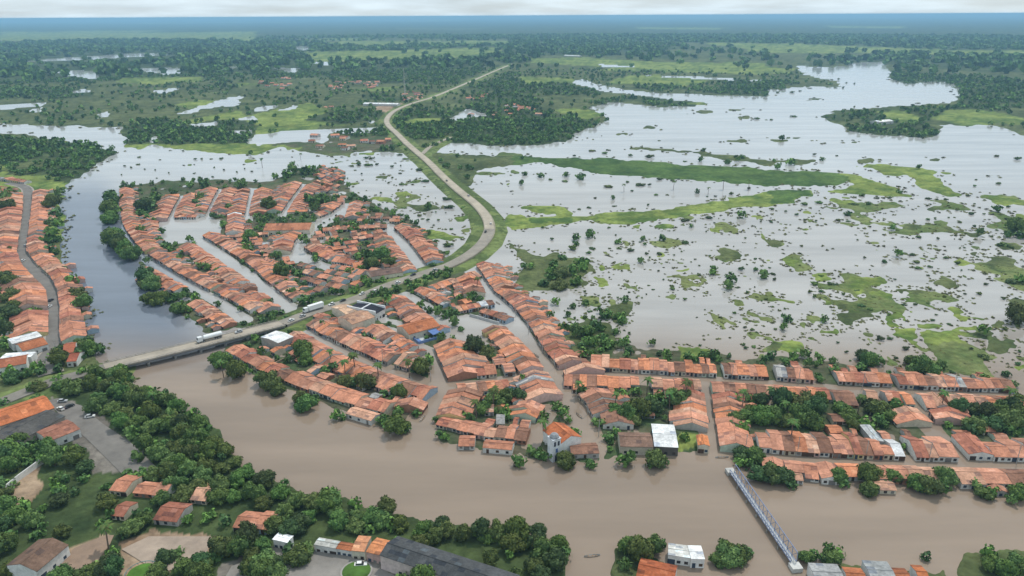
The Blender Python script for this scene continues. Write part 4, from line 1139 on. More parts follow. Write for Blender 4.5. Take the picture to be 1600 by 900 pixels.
TREES = []          # (x, y, radius, z0, place)
def T(c, r, place, s):
    for q in s.split():
        x, y, rr_ = [float(v) for v in q.split(',')]
        px, py = 400 * c + x / 4, 225 * r + y / 4
        g = G(px, py); dz = float(proj(g[0], g[1], 0)[2]); rm = min(max(rr_ / 4 * dz / F * 1.22, 1.6), 10.0)
        g = G(px, py, rm * .55)
        TREES.append((g[0], g[1], rm, None, place))
T(0, 1, 'in the dense clump on the town bank', "680,330,55 705,330,50 680,375,55 710,410,50 680,420,55 690,455,55 690,590,60 740,620,60 780,660,60 720,570,55 820,690,55 910,830,60 940,870,60 695,305,40 690,350,45 690,392,45 690,432,45 700,472,40 700,560,45 720,600,52 762,640,58 805,665,58 845,682,45 740,565,40 900,800,45 920,860,52 965,880,50")
T(0, 2, 'in the dense clump on the town bank', "930,60,52 1000,60,60 1060,55,50 1110,130,55")
T(0, 1, 'on the dry left river bank', "370,290,42 325,370,52 345,420,48 320,480,48 360,490,34 325,540,45 308,590,48 362,592,32 300,650,42 352,675,28 390,775,36 440,850,48")
T(0, 2, 'on the dry left river bank', "480,30,52 525,100,52 478,110,42 500,350,52 560,380,56 622,380,46 500,420,46 550,320,32")
T(0, 1, 'behind the houses of the left bank street', "40,300,52 40,390,60 30,330,50 20,540,32 50,660,42 20,820,62 60,860,52")
T(0, 2, 'behind the houses of the left bank street', "40,150,80 60,40,62 20,260,62 90,130,52 30,330,42")
T(0, 1, 'in the yards near the flooded plaza', "780,260,28 812,265,26 970,320,46 900,390,56 870,420,42 960,400,42 1190,245,30 1280,250,42 1250,215,16 1510,240,48 1220,360,32 1250,330,36 1240,390,26 1400,500,32 1560,560,52 1540,640,42 1430,390,30 880,540,32 1010,540,26 1030,640,32 1120,710,36 1260,760,36 1300,770,30")
T(1, 1, 'in the yards of the upper town', "120,200,25 190,180,42 230,160,42 300,160,42 350,160,42 230,115,20 80,380,52 110,370,32 330,350,46 400,350,42 370,400,42 420,330,32 610,510,46 640,440,32 650,345,20 740,410,20 300,590,36 500,600,46 560,600,36 450,620,32 640,710,42 720,740,52 780,690,62 830,730,52 700,690,42 370,720,32 160,800,52 250,800,46 210,780,42 100,700,32 140,690,32 580,790,36 680,850,42")
T(1, 1, 'in the line along the highway', "950,860,32 1010,855,27 1060,832,27 1100,815,26 1150,800,26 1190,785,22")
T(1, 2, 'in the line along the highway', "30,180,26 80,165,26 120,155,26 160,145,26 190,185,28 300,75,46 230,20,42 340,70,32 730,30,46 790,20,46 830,70,46 620,15,36")
T(1, 2, 'in the yards between lane and river', "420,235,36 680,310,30 740,325,25 30,400,42 290,400,62 310,440,52 480,490,46 430,510,42 560,580,52 690,580,70 620,590,42 880,590,26 800,650,42 900,660,52 860,640,42 1000,780,36")
T(1, 2, 'at the bend of the channel', "1030,490,70 1080,450,46 1000,470,50")
T(1, 2, 'among the yards of the stepped row', "1370,370,62 1440,400,52 1300,390,42 1490,430,26 1340,340,42")
T(1, 2, 'in the tall yard clump near the church', "1490,690,76 1430,740,62 1560,680,52 1320,800,46 1560,770,42 1570,810,32")
T(1, 2, 'standing in the river before the town', "90,600,62 40,570,58 140,630,56 310,710,78 280,690,52 360,690,46 505,795,44 540,805,30 880,860,76 830,850,46 930,870,46")
T(1, 2, 'lining the flooded channel', "1030,100,32 1080,130,36 1130,150,36 1180,165,36 1235,210,42 1280,250,26 1330,70,32 1400,70,32")
T(0, 2, 'standing in the river below the bridge', "1365,340,28 1370,450,66 1400,470,42 1470,520,68 1510,500,42")
T(0, 2, 'in the thick wood on the south bank', "240,610,56 200,630,42 380,600,60 360,560,42 450,630,60 520,530,42 570,600,52 600,540,52 690,530,52 740,510,52 760,570,56 660,610,52 720,640,52 800,640,62 600,740,62 690,740,62 760,780,66 850,700,66 900,640,56 950,700,62 1040,700,56 1100,740,52 940,790,66 1050,800,66 1150,820,62 1240,850,56 850,850,62 1000,870,62 1120,880,62 1290,870,42")
T(0, 2, 'around the road junction by the bridge', "370,450,56 340,420,36 230,480,46 170,530,46 80,560,56 260,520,32 20,710,42 130,490,40")
T(0, 3, 'at the edge of the south bank houses', "40,120,90 100,60,70 30,210,72 120,150,62 60,320,52 40,470,72 100,520,62 30,560,62 150,460,52 60,640,52 220,100,42 200,40,45 160,90,50 60,860,62 140,850,52 10,380,60 200,560,60 230,640,50")
T(0, 3, 'beside the paved square', "700,760,42 670,800,46 720,840,52 540,870,42 620,840,42 1040,780,62 1100,760,52 1160,850,85 1240,830,80 1280,870,62 1390,720,82 1500,730,72 1340,780,52 1560,850,62 1570,780,62")
T(1, 3, 'beside the paved square', "60,800,82 110,830,72 30,870,72 260,770,82 300,740,62 210,740,52 40,700,60")
T(0, 3, 'in the thick wood on the south bank', "1330,50,65 1250,30,60 1180,60,60 1400,110,60 1300,130,65 1200,140,60 1460,180,60 1380,220,60 1100,90,60 1540,250,55 1280,230,60 1480,300,60 1180,230,60 1050,180,60 960,260,60 1360,330,60 1080,330,60 1560,380,60 1240,340,60 860,160,50")
T(1, 3, 'in the thick wood on the south bank', "60,320,60 150,380,60 40,440,60 260,430,60 180,500,60 380,470,60 320,540,60 500,500,60 640,530,60 780,560,60 900,580,60 700,600,50 1040,610,60 1180,620,60 1300,640,60 1450,650,60 1560,660,60 880,660,30 960,690,25")
T(2, 3, 'beside the slate roofed warehouse', "200,760,82 260,820,80 300,720,62 150,830,62 330,770,52 60,690,60 160,690,60")
T(2, 3, 'standing in water beside the orange store', "720,720,62 800,750,90 880,720,62 700,830,52 930,700,42")
T(2, 3, 'in the round clump beside the white landing', "1360,780,80 1290,790,62 1420,760,72 1470,740,46 1340,720,62")
T(2, 3, 'along the river edge below the church', "600,30,42 620,60,26 690,180,52 740,170,52 900,170,66 870,190,42 950,180,42 330,170,70 310,100,42 490,190,46 190,150,42 120,120,42 40,180,52 260,60,40")
T(2, 3, 'at the landing of the footbridge', "1440,130,62 1520,150,62 1560,260,72 1480,200,46 1430,190,42")
T(3, 3, 'at the landing of the footbridge', "30,270,70 100,280,70 140,310,52 20,230,52")
T(3, 3, 'standing in the river along the riverside avenue', "440,280,56 480,310,46 620,270,70 690,250,56 640,350,62 780,270,62 740,300,42 940,310,76 1010,330,76 1110,290,62 1090,340,52 1300,330,52 1350,370,62 1400,380,46 1570,380,62 1520,420,42")
T(3, 3, 'beside the grey roofed boathouses', "240,780,56 290,770,42 400,770,70 440,760,52 380,740,46 990,780,36")
T(3, 3, 'on the bushy bank beyond the boathouses', "1400,820,70 1480,860,72 1560,820,62 1380,760,52 1600,880,70")
T(3, 2, 'standing in the marsh water behind the avenue', "120,180,42 100,240,32 350,195,28 230,410,46 160,430,42 405,455,28 420,510,42 600,420,52 630,460,56 690,450,46 590,480,42 910,450,56 960,490,62 1030,500,62 1080,480,42 900,500,46 1350,560,40 1490,530,34 1560,170,70")
T(3, 2, 'in the big wooded block behind the avenue', "80,700,70 150,690,70 220,720,80 290,760,70 200,800,80 120,820,70 50,780,70 280,840,62 330,700,52 470,760,62 510,800,62 540,850,52 440,740,42 590,690,42 690,750,76 650,730,52 740,790,52 800,720,46 690,820,46")
T(3, 2, 'in the tall wood beside the diagonal lane', "1190,750,56 1150,740,42 1290,750,56 1380,780,62 1450,760,62 1520,730,70 1570,700,62 1300,850,70 1400,850,70 1500,830,76 1570,800,70 1260,880,52")
T(2, 2, 'in the marsh grove behind the straight street', "270,85,32 240,160,28 350,160,25 380,110,26 330,250,42 400,280,46 470,270,52 520,240,46 560,300,46 590,350,46 500,340,42 450,400,46 560,250,32 620,350,32 730,390,36 710,330,36 650,270,32 680,170,42 690,200,36 600,160,42 570,170,32 460,85,32 880,340,30 920,410,22 970,400,26 1250,420,46 1270,400,36 1200,410,42")
T(2, 2, 'in the yards of the avenue block', "70,570,36 50,670,52 280,730,46 330,745,32 200,800,36 700,650,46 780,640,42 650,650,32 800,760,80 720,790,62 870,760,62 650,770,52 760,820,52 1030,690,62 1080,680,52 990,700,46 550,850,42 520,830,32")
T(2, 2, 'in the big wooded block behind the avenue', "1380,680,42 1410,700,42 1510,690,46 1400,800,62 1470,800,62 1560,700,52 1560,800,70 1380,860,52 1450,870,52 1500,760,62")
T(2, 1, 'alone in the open flood water', "80,180,22 180,190,26 60,240,22 340,185,26 430,200,32 400,580,32 490,560,36 400,615,26 665,605,26 820,590,22 940,585,30 1350,105,26 1180,95,20 1440,440,32 1120,510,18 805,725,26 1370,840,42 1350,880,42 1260,770,26 1255,800,26 630,335,18 1160,295,18 1570,810,42 20,820,26")
T(2, 1, 'in the green grove beside the highway bend', "315,700,36 445,720,46 260,760,42 300,800,52 380,790,46 450,770,42 200,860,46 300,870,52 400,850,46 250,820,42")
T(3, 1, 'alone in the open flood water', "150,105,36 65,140,24 340,90,20 825,295,22 630,370,18 500,430,26 780,520,27 727,730,19 1550,520,52 1580,560,42 1500,560,32 1590,840,42")
# yard trees in free spots of the town
townP = np.array([p for c, p in [(0, q) for q in LAND[0][1]]])
inner = ~occ
cand = np.argwhere(inner[::5, ::5]) * 5
cx_ = cand[:, 0] + OX + nr.uniform(0, 5, len(cand)); cy_2 = cand[:, 1] + OY + nr.uniform(0, 5, len(cand))
pp = proj(cx_, cy_2, np.zeros(len(cand)))
ok = inpoly(pp[0], pp[1], townP) & (nr.uniform(size=len(cand)) < np.where(pp[1] < 312, .10, .42)) & (pp[0] > -40) & (pp[0] < 1640)
for x, y in zip(cx_[ok], cy_2[ok]):
    i, j = int(x - OX), int(y - OY)
    if occ[max(i - 1, 0):i + 2, max(j - 1, 0):j + 2].any(): continue
    TREES.append((x, y, rng.uniform(1.8, 4.2), 0.0, 'in a back yard among the tiled houses'))
# trees scattered over the wooded land, from the near banks to the far plain
def scatter(r0_, r1_, sp, dens, rmin, rmax, place):
    n = int(.5 * R(86) * (r1_ ** 2 - r0_ ** 2) / sp ** 2)
    a = nr.uniform(R(-43), R(43), n); r_ = np.sqrt(nr.uniform(r0_ ** 2, r1_ ** 2, n))
    x, y = r_ * np.sin(a), r_ * np.cos(a)
    c, px, py = classify(x, y)
    d = np.array([dens.get(i, 0) for i in range(9)])[c]
    d = d * np.where(c == WOOD, 1, np.clip((fbm(x / 90, y / 90, 91, 3) - .30) * 4, .1, 2.2))
    d = d * np.where(inpoly(px, py, FLOOD), .22, 1)
    dh = dist_poly(x, y, HW2)
    k = (nr.uniform(size=n) < d) & (dh > 11)
    if r0_ > 1000:      # open banks on the near side of the ponds
        for q_ in (.5, 1.0):
            gr = 1 + q_ * (rmin + rmax) * .8 / H
            k &= ~((classify(x * gr, y * gr)[0] == WATER) & (nr.uniform(size=n) < .85))
    if r0_ < 1200:
        i = np.clip((x - OX).astype(int), 0, OW - 1); j = np.clip((y - OY).astype(int), 0, OH - 1)
        k &= ~((occ[i, j]) & (x > OX) & (x < OX + OW) & (y < OY + OH)) & (c != YARD)
    for xx, yy in zip(x[k], y[k]): TREES.append((xx, yy, rng.uniform(rmin, rmax), .5, place))
DEN = {WOOD: .95, GRASS: .24, BRIGHT: .02, DARK: .01, MARSH: .05}
scatter(150, 520, 8.0, {WOOD: .95, GRASS: .62, MARSH: .01}, 2.2, 5.2, 'on the grassy bank')
scatter(520, 1300, 8.5, DEN, 2.4, 5.6, 'on the wooded land beyond the flood')
scatter(1300, 2600, 12.0, {WOOD: .62, GRASS: .18, BRIGHT: .02, DARK: .01}, 3.2, 6.5, 'far')
scatter(2600, 7000, 38, {WOOD: .75, GRASS: .10, BRIGHT: .02}, 10, 18, 'far')
def tsize(t):
    px, py, dz = proj(t[0], t[1], t[2] * .9)
    return t[2] / float(dz) if (-10 < px < 1610 and py < 905) else -1
sz = [tsize(t) for t in TREES]
order = sorted(range(len(TREES)), key=lambda i: -sz[i])
big, small = order[:300], [i for i in order[300:] if sz[i] > 0 or TREES[i][4] in ('far',) or math.hypot(TREES[i][0], TREES[i][1]) > 1200]
LMK = [(h_['special'][0].replace('_', ' '), *(h_['o'] + h_['u'] * h_['w'] / 2)) for h_ in houses if h_['special']]
LMK += [('church', CHURCH['o'][0], CHURCH['o'][1]), ('footbridge landing', *G(1144, 738)), ('footbridge end', *G(1240, 878)), ('blue court', *G(670, 530)), ('bridge end', HW[BR0][0], HW[BR0][1]), ('tanker', *G(330, 530))]
ADJ = {0: 'dark green broadleaf tree', 1: 'leafy green broadleaf tree', 2: 'deep green rounded tree', 3: 'light green feathery tree'}
for n, i in enumerate(big):
    x, y, rm, z0, place = TREES[i]
    k = rng.randrange(9)
    if 'south bank' in place or 'river' in place: k = rng.choice([1, 5, 3, 7, 0])
    e = empty('tree', (x, y, -.40 * rm if z0 is None else z0 - .25 * rm), rng.uniform(0, 6.28)); s_ = rng.uniform(.8, 1.3)
    e.scale = (rm, rm * rng.uniform(.88, 1.1), rm * s_)
    sz_w = 'large ' if rm > 5.2 else ('small ' if rm < 3.2 else '')
    lb = f"{sz_w}{ADJ[k % 4]} {place}"
    near = min(LMK, key=lambda q: (q[1] - x) ** 2 + (q[2] - y) ** 2)
    if math.hypot(near[1] - x, near[2] - y) < 60 and near[0].split()[0] not in place: lb += ' close to the ' + near[0]
    tag(e, ' '.join(lb.split()[:16]), 'tree', 'trees ' + place)
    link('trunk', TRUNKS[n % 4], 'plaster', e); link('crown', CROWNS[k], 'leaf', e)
def mass(name, items, temps, label):
    Vs, Fs, Cs = [], [], []; off = 0
    for q, (x, y, rm, z0) in enumerate(items):
        V, Fc, Cc_ = temps[q % len(temps)]
        a = rng.uniform(0, 6.28); ca, sa = math.cos(a), math.sin(a); k = rng.uniform(.75, 1.25)
        P = V * np.array([rm, rm, rm * rng.uniform(.85, 1.2)])
        Vs.append(np.stack([P[:, 0] * ca - P[:, 1] * sa + x, P[:, 0] * sa + P[:, 1] * ca + y, P[:, 2] + z0 - rm * .1], -1)); Fs.append(Fc + off); Cs.append(Cc_ * k); off += len(V)
    return np.concatenate(Vs), np.concatenate(Fs), np.concatenate(Cs)
g1, g2, g3 = [], [], []
for i in small:
    x, y, rm, z0, place = TREES[i]; r_ = math.hypot(x, y); it = (x, y, rm, -.35 * rm if z0 is None else z0 - .2 * rm)
    (g1 if r_ < 1150 else g2 if r_ < 2600 else g3).append(it)
parts = [mass('', g1, MID, ''), mass('', g2, LOW, ''), mass('', [(x, y, r_, z) for x, y, r_, z in g3], VLO, '')]
off = 0; Vs, Fs, Cs = [], [], []
for V, Fc, Cc_ in parts:
    Vs.append(V); Fs.append(Fc + off); Cs.append(Cc_); off += len(V)
tag(np_mesh('woodland', np.concatenate(Vs), np.concatenate(Fs), np.concatenate(Cs), 'leaf'), 'distant woodland and small trees spread over the flooded plain', 'woodland', None, 'stuff')
print('trees', len(TREES), [len(g) for g in (g1, g2, g3)], 'houses', len(houses), len(indiv), len(rest), 'woodtris', 2 * sum(len(f) for f in Fs))

# shrubs half drowned in the flood
shr = []
def sh(c, r, s):
    for q in s.split():
        x, y, rr_ = [float(v) for v in q.split(',')]
        px, py = 400 * c + x / 4, 225 * r + y / 4; g = G(px, py); dz = float(proj(g[0], g[1], 0)[2]); shr.append((g[0], g[1], max(rr_ / 4 * dz / F, .8)))
sh(2, 1, "250,600,18 140,620,12 230,660,14 380,660,40 500,655,38 480,685,25 605,525,18 190,525,18 640,390,22 480,400,20 420,410,18 520,340,15 850,385,15 490,435,10 800,615,12 830,632,18 670,655,30 610,655,15 740,670,30 840,690,18 920,690,25 1080,620,32 1080,480,40 1230,465,30 1265,495,12 1520,720,18 1520,790,28 1430,790,25 1575,840,25 1170,820,25 1000,890,22 900,320,20 970,320,16 1220,330,12 1270,330,14 1370,315,25 1480,280,22 1040,220,16 1000,230,16 920,225,25 750,295,14 720,240,20 800,260,40 600,270,40 860,260,16 240,225,22 330,235,35 500,45,45 580,60,25 740,75,20 860,85,35 390,75,16 1080,110,20 600,40,20")
sh(3, 1, "210,640,18 260,735,12 440,480,22 500,485,20 300,485,16 260,520,8 180,445,16 110,425,14 25,410,20 20,490,18 1000,345,25 1055,350,14 1110,350,20 1250,325,18 1165,460,14 1200,492,20 1290,517,20 1045,470,14 1130,462,12 1000,475,18 940,585,25 1060,595,14 930,742,30 1010,770,22 935,780,28 1110,715,22 1185,750,28 830,690,22 900,695,28 1395,580,18 1430,540,18 1490,475,18 1350,440,14 1470,640,40 1510,650,30 1520,870,50 1360,880,20 1000,825,16 290,880,40 400,880,40 40,850,22 30,815,28 10,775,14 330,830,30 430,75,18 1430,78,25 1560,98,25 1300,225,14 1290,265,14 1440,250,22 290,70,14 230,380,30 320,370,35 590,325,30 680,340,25 540,380,40 760,340,25 1290,375,12 1500,395,20 1180,415,20 1270,440,25")
sh(3, 2, "30,118,14 65,142,10 105,132,14 45,260,18 260,30,22 290,60,22 330,25,20 470,42,18 640,140,28 685,180,18 755,170,20 435,345,14 490,405,18 800,440,18 700,325,30 760,320,25 860,385,35 1030,205,20 1130,228,20 1050,170,12 1320,40,25 1230,40,14 1350,440,42 1150,530,25 1270,385,18 1100,60,18 850,108,22 920,105,22 1000,98,22 660,60,20 1480,260,30 1570,400,20 490,258,8 560,20,30 580,115,30 1560,480,25 1470,70,18 1550,70,14 1010,15,14")
sh(2, 2, "1005,10,25 1390,160,20 1470,30,20 1530,60,16 1560,82,14 1590,75,18 1455,250,16 1500,265,22 1530,280,16 1205,138,6 840,42,8 780,62,10 720,58,16 680,68,14 735,292,12 590,205,14 660,200,14 1155,185,12 1460,380,20 1510,370,30 455,190,22 530,95,22 480,150,18 500,60,12 455,25,16 525,130,12 1350,470,20")
sh(0, 1, "870,85,16 865,130,22 905,160,10 780,140,12 820,150,10 1000,100,12 1145,45,10 1215,185,12 1330,208,14 1250,215,14 1155,220,8 980,215,8 970,262,6 1020,240,12 1400,165,10 1340,150,8 1220,98,14 1260,98,10 1320,95,14 1380,95,16 1075,290,12 1035,285,12 1130,295,8 1480,180,10 1530,158,8 1575,175,12 1390,90,10 970,165,8 1055,185,8 760,195,8")
sh(1, 1, "620,165,14 660,190,12 755,130,18 690,90,22 720,95,20 600,140,20 640,130,30 700,135,35 850,145,20 900,185,20 900,70,25 935,95,40 1020,165,30 1060,235,35 830,245,14 850,215,10 925,400,30 1020,450,22 1075,480,16 1140,480,14 1185,535,14 1110,510,12 1220,535,18 1120,640,20 1200,640,40 1190,680,35 900,450,30 800,430,25 880,480,25 560,350,16 500,450,10 460,475,10 425,495,14 405,510,14 1040,470,16 1300,400,40 1210,400,40 1190,350,35 1150,270,35 1130,230,25 910,255,25 780,310,12 1400,650,10")
sh(2, 0, "550,780,8 920,880,14 1530,745,22 1590,750,12 560,850,5")
sh(3, 0, "160,730,30 150,580,25 540,670,8 540,525,8 20,750,20 470,550,10 370,545,14 420,550,14 440,500,10 490,520,10 60,580,30 200,570,12")
for _ in range(2500):
    if len(shr) >= 390: break
    P = rng.choice(MARSH_ZONES[:4]); xs, ys = zip(*P); px, py = rng.uniform(min(xs), min(max(xs), 1600)), rng.uniform(min(ys), max(ys))
    if not inpoly(np.array([px]), np.array([py]), P)[0]: continue
    g = G(px, py); c = classify(np.array([g[0]]), np.array([g[1]]))[0][0]
    if c in (WATER, MARSH): shr.append((g[0], g[1], rng.uniform(.7, 1.7)))
shr.sort(key=lambda t: -t[2] / float(proj(t[0], t[1], 0)[2]))
for n, (x, y, rm) in enumerate(shr[:300]):
    rm = min(rm, 7)
    o = link('shrub', SHRUBS[n % 5], 'leaf', None, (x, y, -rm * .30), rng.uniform(0, 6.28)); hgt = rng.uniform(.45, .85) * (1 if rm < 3 else .8)
    o.scale = (rm, rm * rng.uniform(.6, 1), rm * hgt)
    w_ = 'broad low' if rm > 3 else ('small dark' if rm < 1.5 else 'low rounded')
    tag(o, f"{w_} shrub half drowned in the open flood water", 'shrub', 'shrubs in the flood water')
rest_s = [(x, y, min(rm, 5), -rm * .45) for x, y, rm in shr[300:]]
if rest_s:
    V, Fc, Cc_ = mass('', rest_s, MID, '')
    tag(np_mesh('drowned_shrubs', V, Fc, Cc_, 'leaf'), 'tiny drowned shrubs dotted over the flood water', 'shrubs', None, 'stuff')

# reeds and half drowned grass along the edges of the mats
TUFT = []
for i in range(5):
    r_ = np.random.default_rng(900 + i); V, Fc, Cc_ = [], [], []
    for k in range(9):
        a, d_ = r_.uniform(0, 6.28), r_.uniform(0, .8); c = np.array([d_ * math.cos(a), d_ * math.sin(a), r_.uniform(.05, .5)]); b_ = len(V); tl = r_.uniform(-.6, .6, 2)
        for sx, sy in ((-1, -1), (1, -1), (1, 1), (-1, 1)): V.append(c + np.array([sx * .38, sy * .3, (sx * tl[0] + sy * tl[1]) * .35]))
        m_ = r_.uniform(); Cc_ += [np.array((.05, .085, .028)) * (1 - m_) + np.array((.17, .20, .065)) * m_] * 4; Fc.append((b_, b_ + 1, b_ + 2, b_ + 3))
    TUFT.append((np.array(V), np.array(Fc), np.array(Cc_)))
n = 60000
tx, ty = nr.uniform(-10, 1610, n), 900 - 780 * np.sqrt(nr.uniform(.12, 1, n))
ray = FW[None] + (tx[:, None] - 800) / F * RT + (450 - ty[:, None]) / F * UP; tt = -H / ray[:, 2]; x, y = ray[:, 0] * tt, ray[:, 1] * tt
ok = (ray[:, 2] < -.03) & inpoly(tx, ty, FLOOD) & ~inpoly(tx, ty, LAND[0][1]); x, y = x[ok], y[ok]
c0 = classify(x, y)[0]; rr2 = np.hypot(x, y); st_ = np.clip(rr2 * .008, 2.5, 14); edge = np.zeros(len(x), bool)
for dx_, dy_ in ((1, 0), (-1, 0), (0, 1.6), (0, -1.6)):
    c1 = classify(x + dx_ * st_, y + dy_ * st_)[0]; edge |= (c0 == WATER) & (c1 != WATER) & (c1 != YARD)
edge &= nr.uniform(size=len(x)) < .6
edge |= (c0 == MARSH) & (nr.uniform(size=len(x)) < .3)
edge &= dist_poly(x, y, HW2[BR0:BR1 + 1]) > 12
edge &= nr.uniform(size=len(x)) < np.clip((520 / rr2) ** 1.6, .12, 1)
it = [(a, b2, rng.uniform(.5, 1.0) * max(1.0, q / 420) * 1.25, -.06) for a, b2, q in zip(x[edge], y[edge], rr2[edge])]
V, Fc, Cc_ = mass('', it, TUFT, '')
V[:, 2] = np.minimum(V[:, 2], 1.6)
tag(np_mesh('reeds', V, Fc, Cc_, 'leaf'), 'reeds and half drowned grass fringing the green mats', 'reeds', None, 'stuff')
print('reeds', len(it))
# palms
def palm_parts(seed):
    r = random.Random(seed); tb, cb = Buf(), Buf(); h = 1.0
    pts_ = [(0, 0, -.1), (.02, .01, .35), (.05, .01, .7), (.06, .02, 1.0)]
    for i in range(3): tb.bar(pts_[i], pts_[i + 1], .030 - .004 * i, (.17, .13, .10), r2=.026 - .004 * i, n=6)
    for k in range(16):
        t = 2 * math.pi * k / 16 + r.uniform(-.15, .15); el = r.uniform(-.2, .9); p = Vector((.06, .02, 1.0)); L_ = r.uniform(.26, .36); n = 5; prev = None
        for j in range(n + 1):
            f_ = j / n; wdt = .055 * math.sin(math.pi * min(.12 + .9 * f_, 1)) + .004
            q = p + Vector((math.cos(t) * L_ * f_ * math.cos(el * .6), math.sin(t) * L_ * f_ * math.cos(el * .6), L_ * (math.sin(el) * f_ - .75 * f_ * f_)))
            sd_ = Vector((-math.sin(t), math.cos(t), 0)) * wdt; e1, e2 = q + sd_ - Vector((0, 0, wdt * .5)), q - sd_ - Vector((0, 0, wdt * .5))
            if prev:
                c = (.05 + r.uniform(0, .04), .095 + r.uniform(0, .05), .03)
                cb.quad([prev[0], prev[2], q, e1], c); cb.quad([prev[2], prev[1], e2, q], c)
            prev = (e1, e2, q)
    return tb.mesh('trunk'), cb.mesh('crown')
PALMS = [palm_parts(i) for i in range(4)]
PALMPX = [(540, 590), (556, 584), (518, 570), (640, 590), (592, 596), (1060, 636), (1046, 640), (1070, 628), (1225, 655), (1160, 640), (1200, 630), (850, 690), (1052, 296), (1130, 296), (1106, 305), (1170, 296), (975, 300),
          (470, 250), (410, 262), (770, 640), (745, 655), (905, 620), (1340, 645), (1470, 640), (1570, 640), (350, 590), (240, 640), (170, 860), (1235, 690), (480, 395), (565, 402), (600, 405), (745, 455), (1010, 620), (960, 640)]
for n, (px, py) in enumerate(PALMPX):
    g = G(px, py); hgt = rng.uniform(7.5, 11); tm, cm = PALMS[n % 4]
    wt = 'tall palm rising from the open flood water' if py < 330 and px > 900 else 'slender palm among the yard trees of the town' if py < 740 else 'slender palm beside the paved square'
    near = min(LMK, key=lambda q: (q[1] - g[0]) ** 2 + (q[2] - g[1]) ** 2)
    if math.hypot(near[1] - g[0], near[2] - g[1]) < 90: wt += ' towards the ' + near[0]
    e = tag(empty('palm_tree', (g[0], g[1], 0), rng.uniform(0, 6.28)), wt, 'palm', 'palms'); e.scale = (hgt, hgt, hgt)
    link('trunk', tm, 'plaster', e); link('crown', cm, 'leaf', e)

# ------------------------------------------------------------------ vehicles
def wheels(e, xs, yw, r_):
    for x in xs:
        for s_ in (-1, 1):
            b = Buf(); y0 = s_ * yw; b.lathe((x, y0 - .14, r_), [(.02, 0), (r_, 0), (r_, .28), (.02, .28)], (.02, .02, .02), n=12, axis='y'); w_ = add('wheel', b, 'gloss', e)
            b = Buf(); b.lathe((x, y0 + (.15 if s_ > 0 else -.19), r_), [(.02, 0), (r_ * .55, 0), (r_ * .55, .04), (.02, .04)], (.45, .45, .47), n=10, axis='y'); add('rim', b, 'gloss', w_)
def truck(P0, P1, z, label, tanker):
    a, b2 = np.array(P0), np.array(P1); t = b2 - a; rz = math.atan2(t[1], t[0]); Lt = 13.8
    e = tag(empty('truck', (a[0], a[1], z), rz), label, 'truck', 'trucks on the highway')
    b = Buf(); b.box(0, Lt - 3.2, -.5, .5, .75, 1.05, (.05, .05, .05)); b.box(Lt - 3.6, Lt, -.9, .9, .6, 1.0, (.05, .05, .05)); add('chassis', b, 'gloss', e)
    b = Buf()
    if tanker: b.lathe((0.1, 0, 2.35), [(.05, 0), (.9, .05), (1.28, .4), (1.28, Lt - 4.2), (.9, Lt - 3.8), (.05, Lt - 3.75)], (.78, .79, .80), n=16, axis='x'); add('tank', b, 'gloss', e)
    else: b.box(0, Lt - 3.7, -1.28, 1.28, 1.1, 3.9, (.80, .80, .79)); add('trailer', b, 'gloss', e)
    b = Buf(); x0, x1 = Lt - 3.0, Lt - .2
    b.prism([(x0, -1.2, .9), (x1, -1.2, .9), (x1, 1.2, .9), (x0, 1.2, .9), (x0, -1.15, 3.3), (x1 - .5, -1.15, 3.3), (x1 - .5, 1.15, 3.3), (x0, 1.15, 3.3)], (.70, .71, .72)); cb = add('cab', b, 'gloss', e)
    b = Buf(); b.prism([(x1 - .28, -1.0, 1.9), (x1 - .15, -1.0, 1.9), (x1 - .15, 1.0, 1.9), (x1 - .28, 1.0, 1.9), (x1 - .5, -1.0, 2.95), (x1 - .37, -1.0, 2.95), (x1 - .37, 1.0, 2.95), (x1 - .5, 1.0, 2.95)], (.02, .025, .03)); add('windscreen', b, 'gloss', cb)
    for s_ in (-1, 1):
        b = Buf(); b.box(x1 - .04, x1 + .05, s_ * .85 - .18, s_ * .85 + .18, 1.05, 1.3, (.8, .78, .7)); add('headlight', b, 'gloss', cb)
    wheels(e, (1.0, 2.3, 3.6, Lt - 3.9, Lt - 1.0), 1.1, .5)
def hwp(px, py):
    """nearest point on the highway and its direction"""
    best = None
    for i in range(len(HW) - 1):
        p, q = HW[i], HW[i + 1]
        for f_ in np.linspace(0, 1, 12):
            c = p + (q - p) * f_; x, y, _ = proj(*c); d = math.hypot(x - px, y - py)
            if best is None or d < best[0]: best = (d, c, (q - p)[:2] / np.linalg.norm((q - p)[:2]))
    return best[1], best[2]
c, t = hwp(346, 527); n_ = np.array([-t[1], t[0]]); p = c[:2] + n_ * 2.1
truck(p, p - t, c[2] + .02, 'white tanker lorry driving on the river bridge', True)
c, t = hwp(508, 482); p = c[:2] + np.array([-t[1], t[0]]) * 2.0
truck(p, p - t, c[2] + .02, 'white box trailer lorry on the highway by the trees', False)
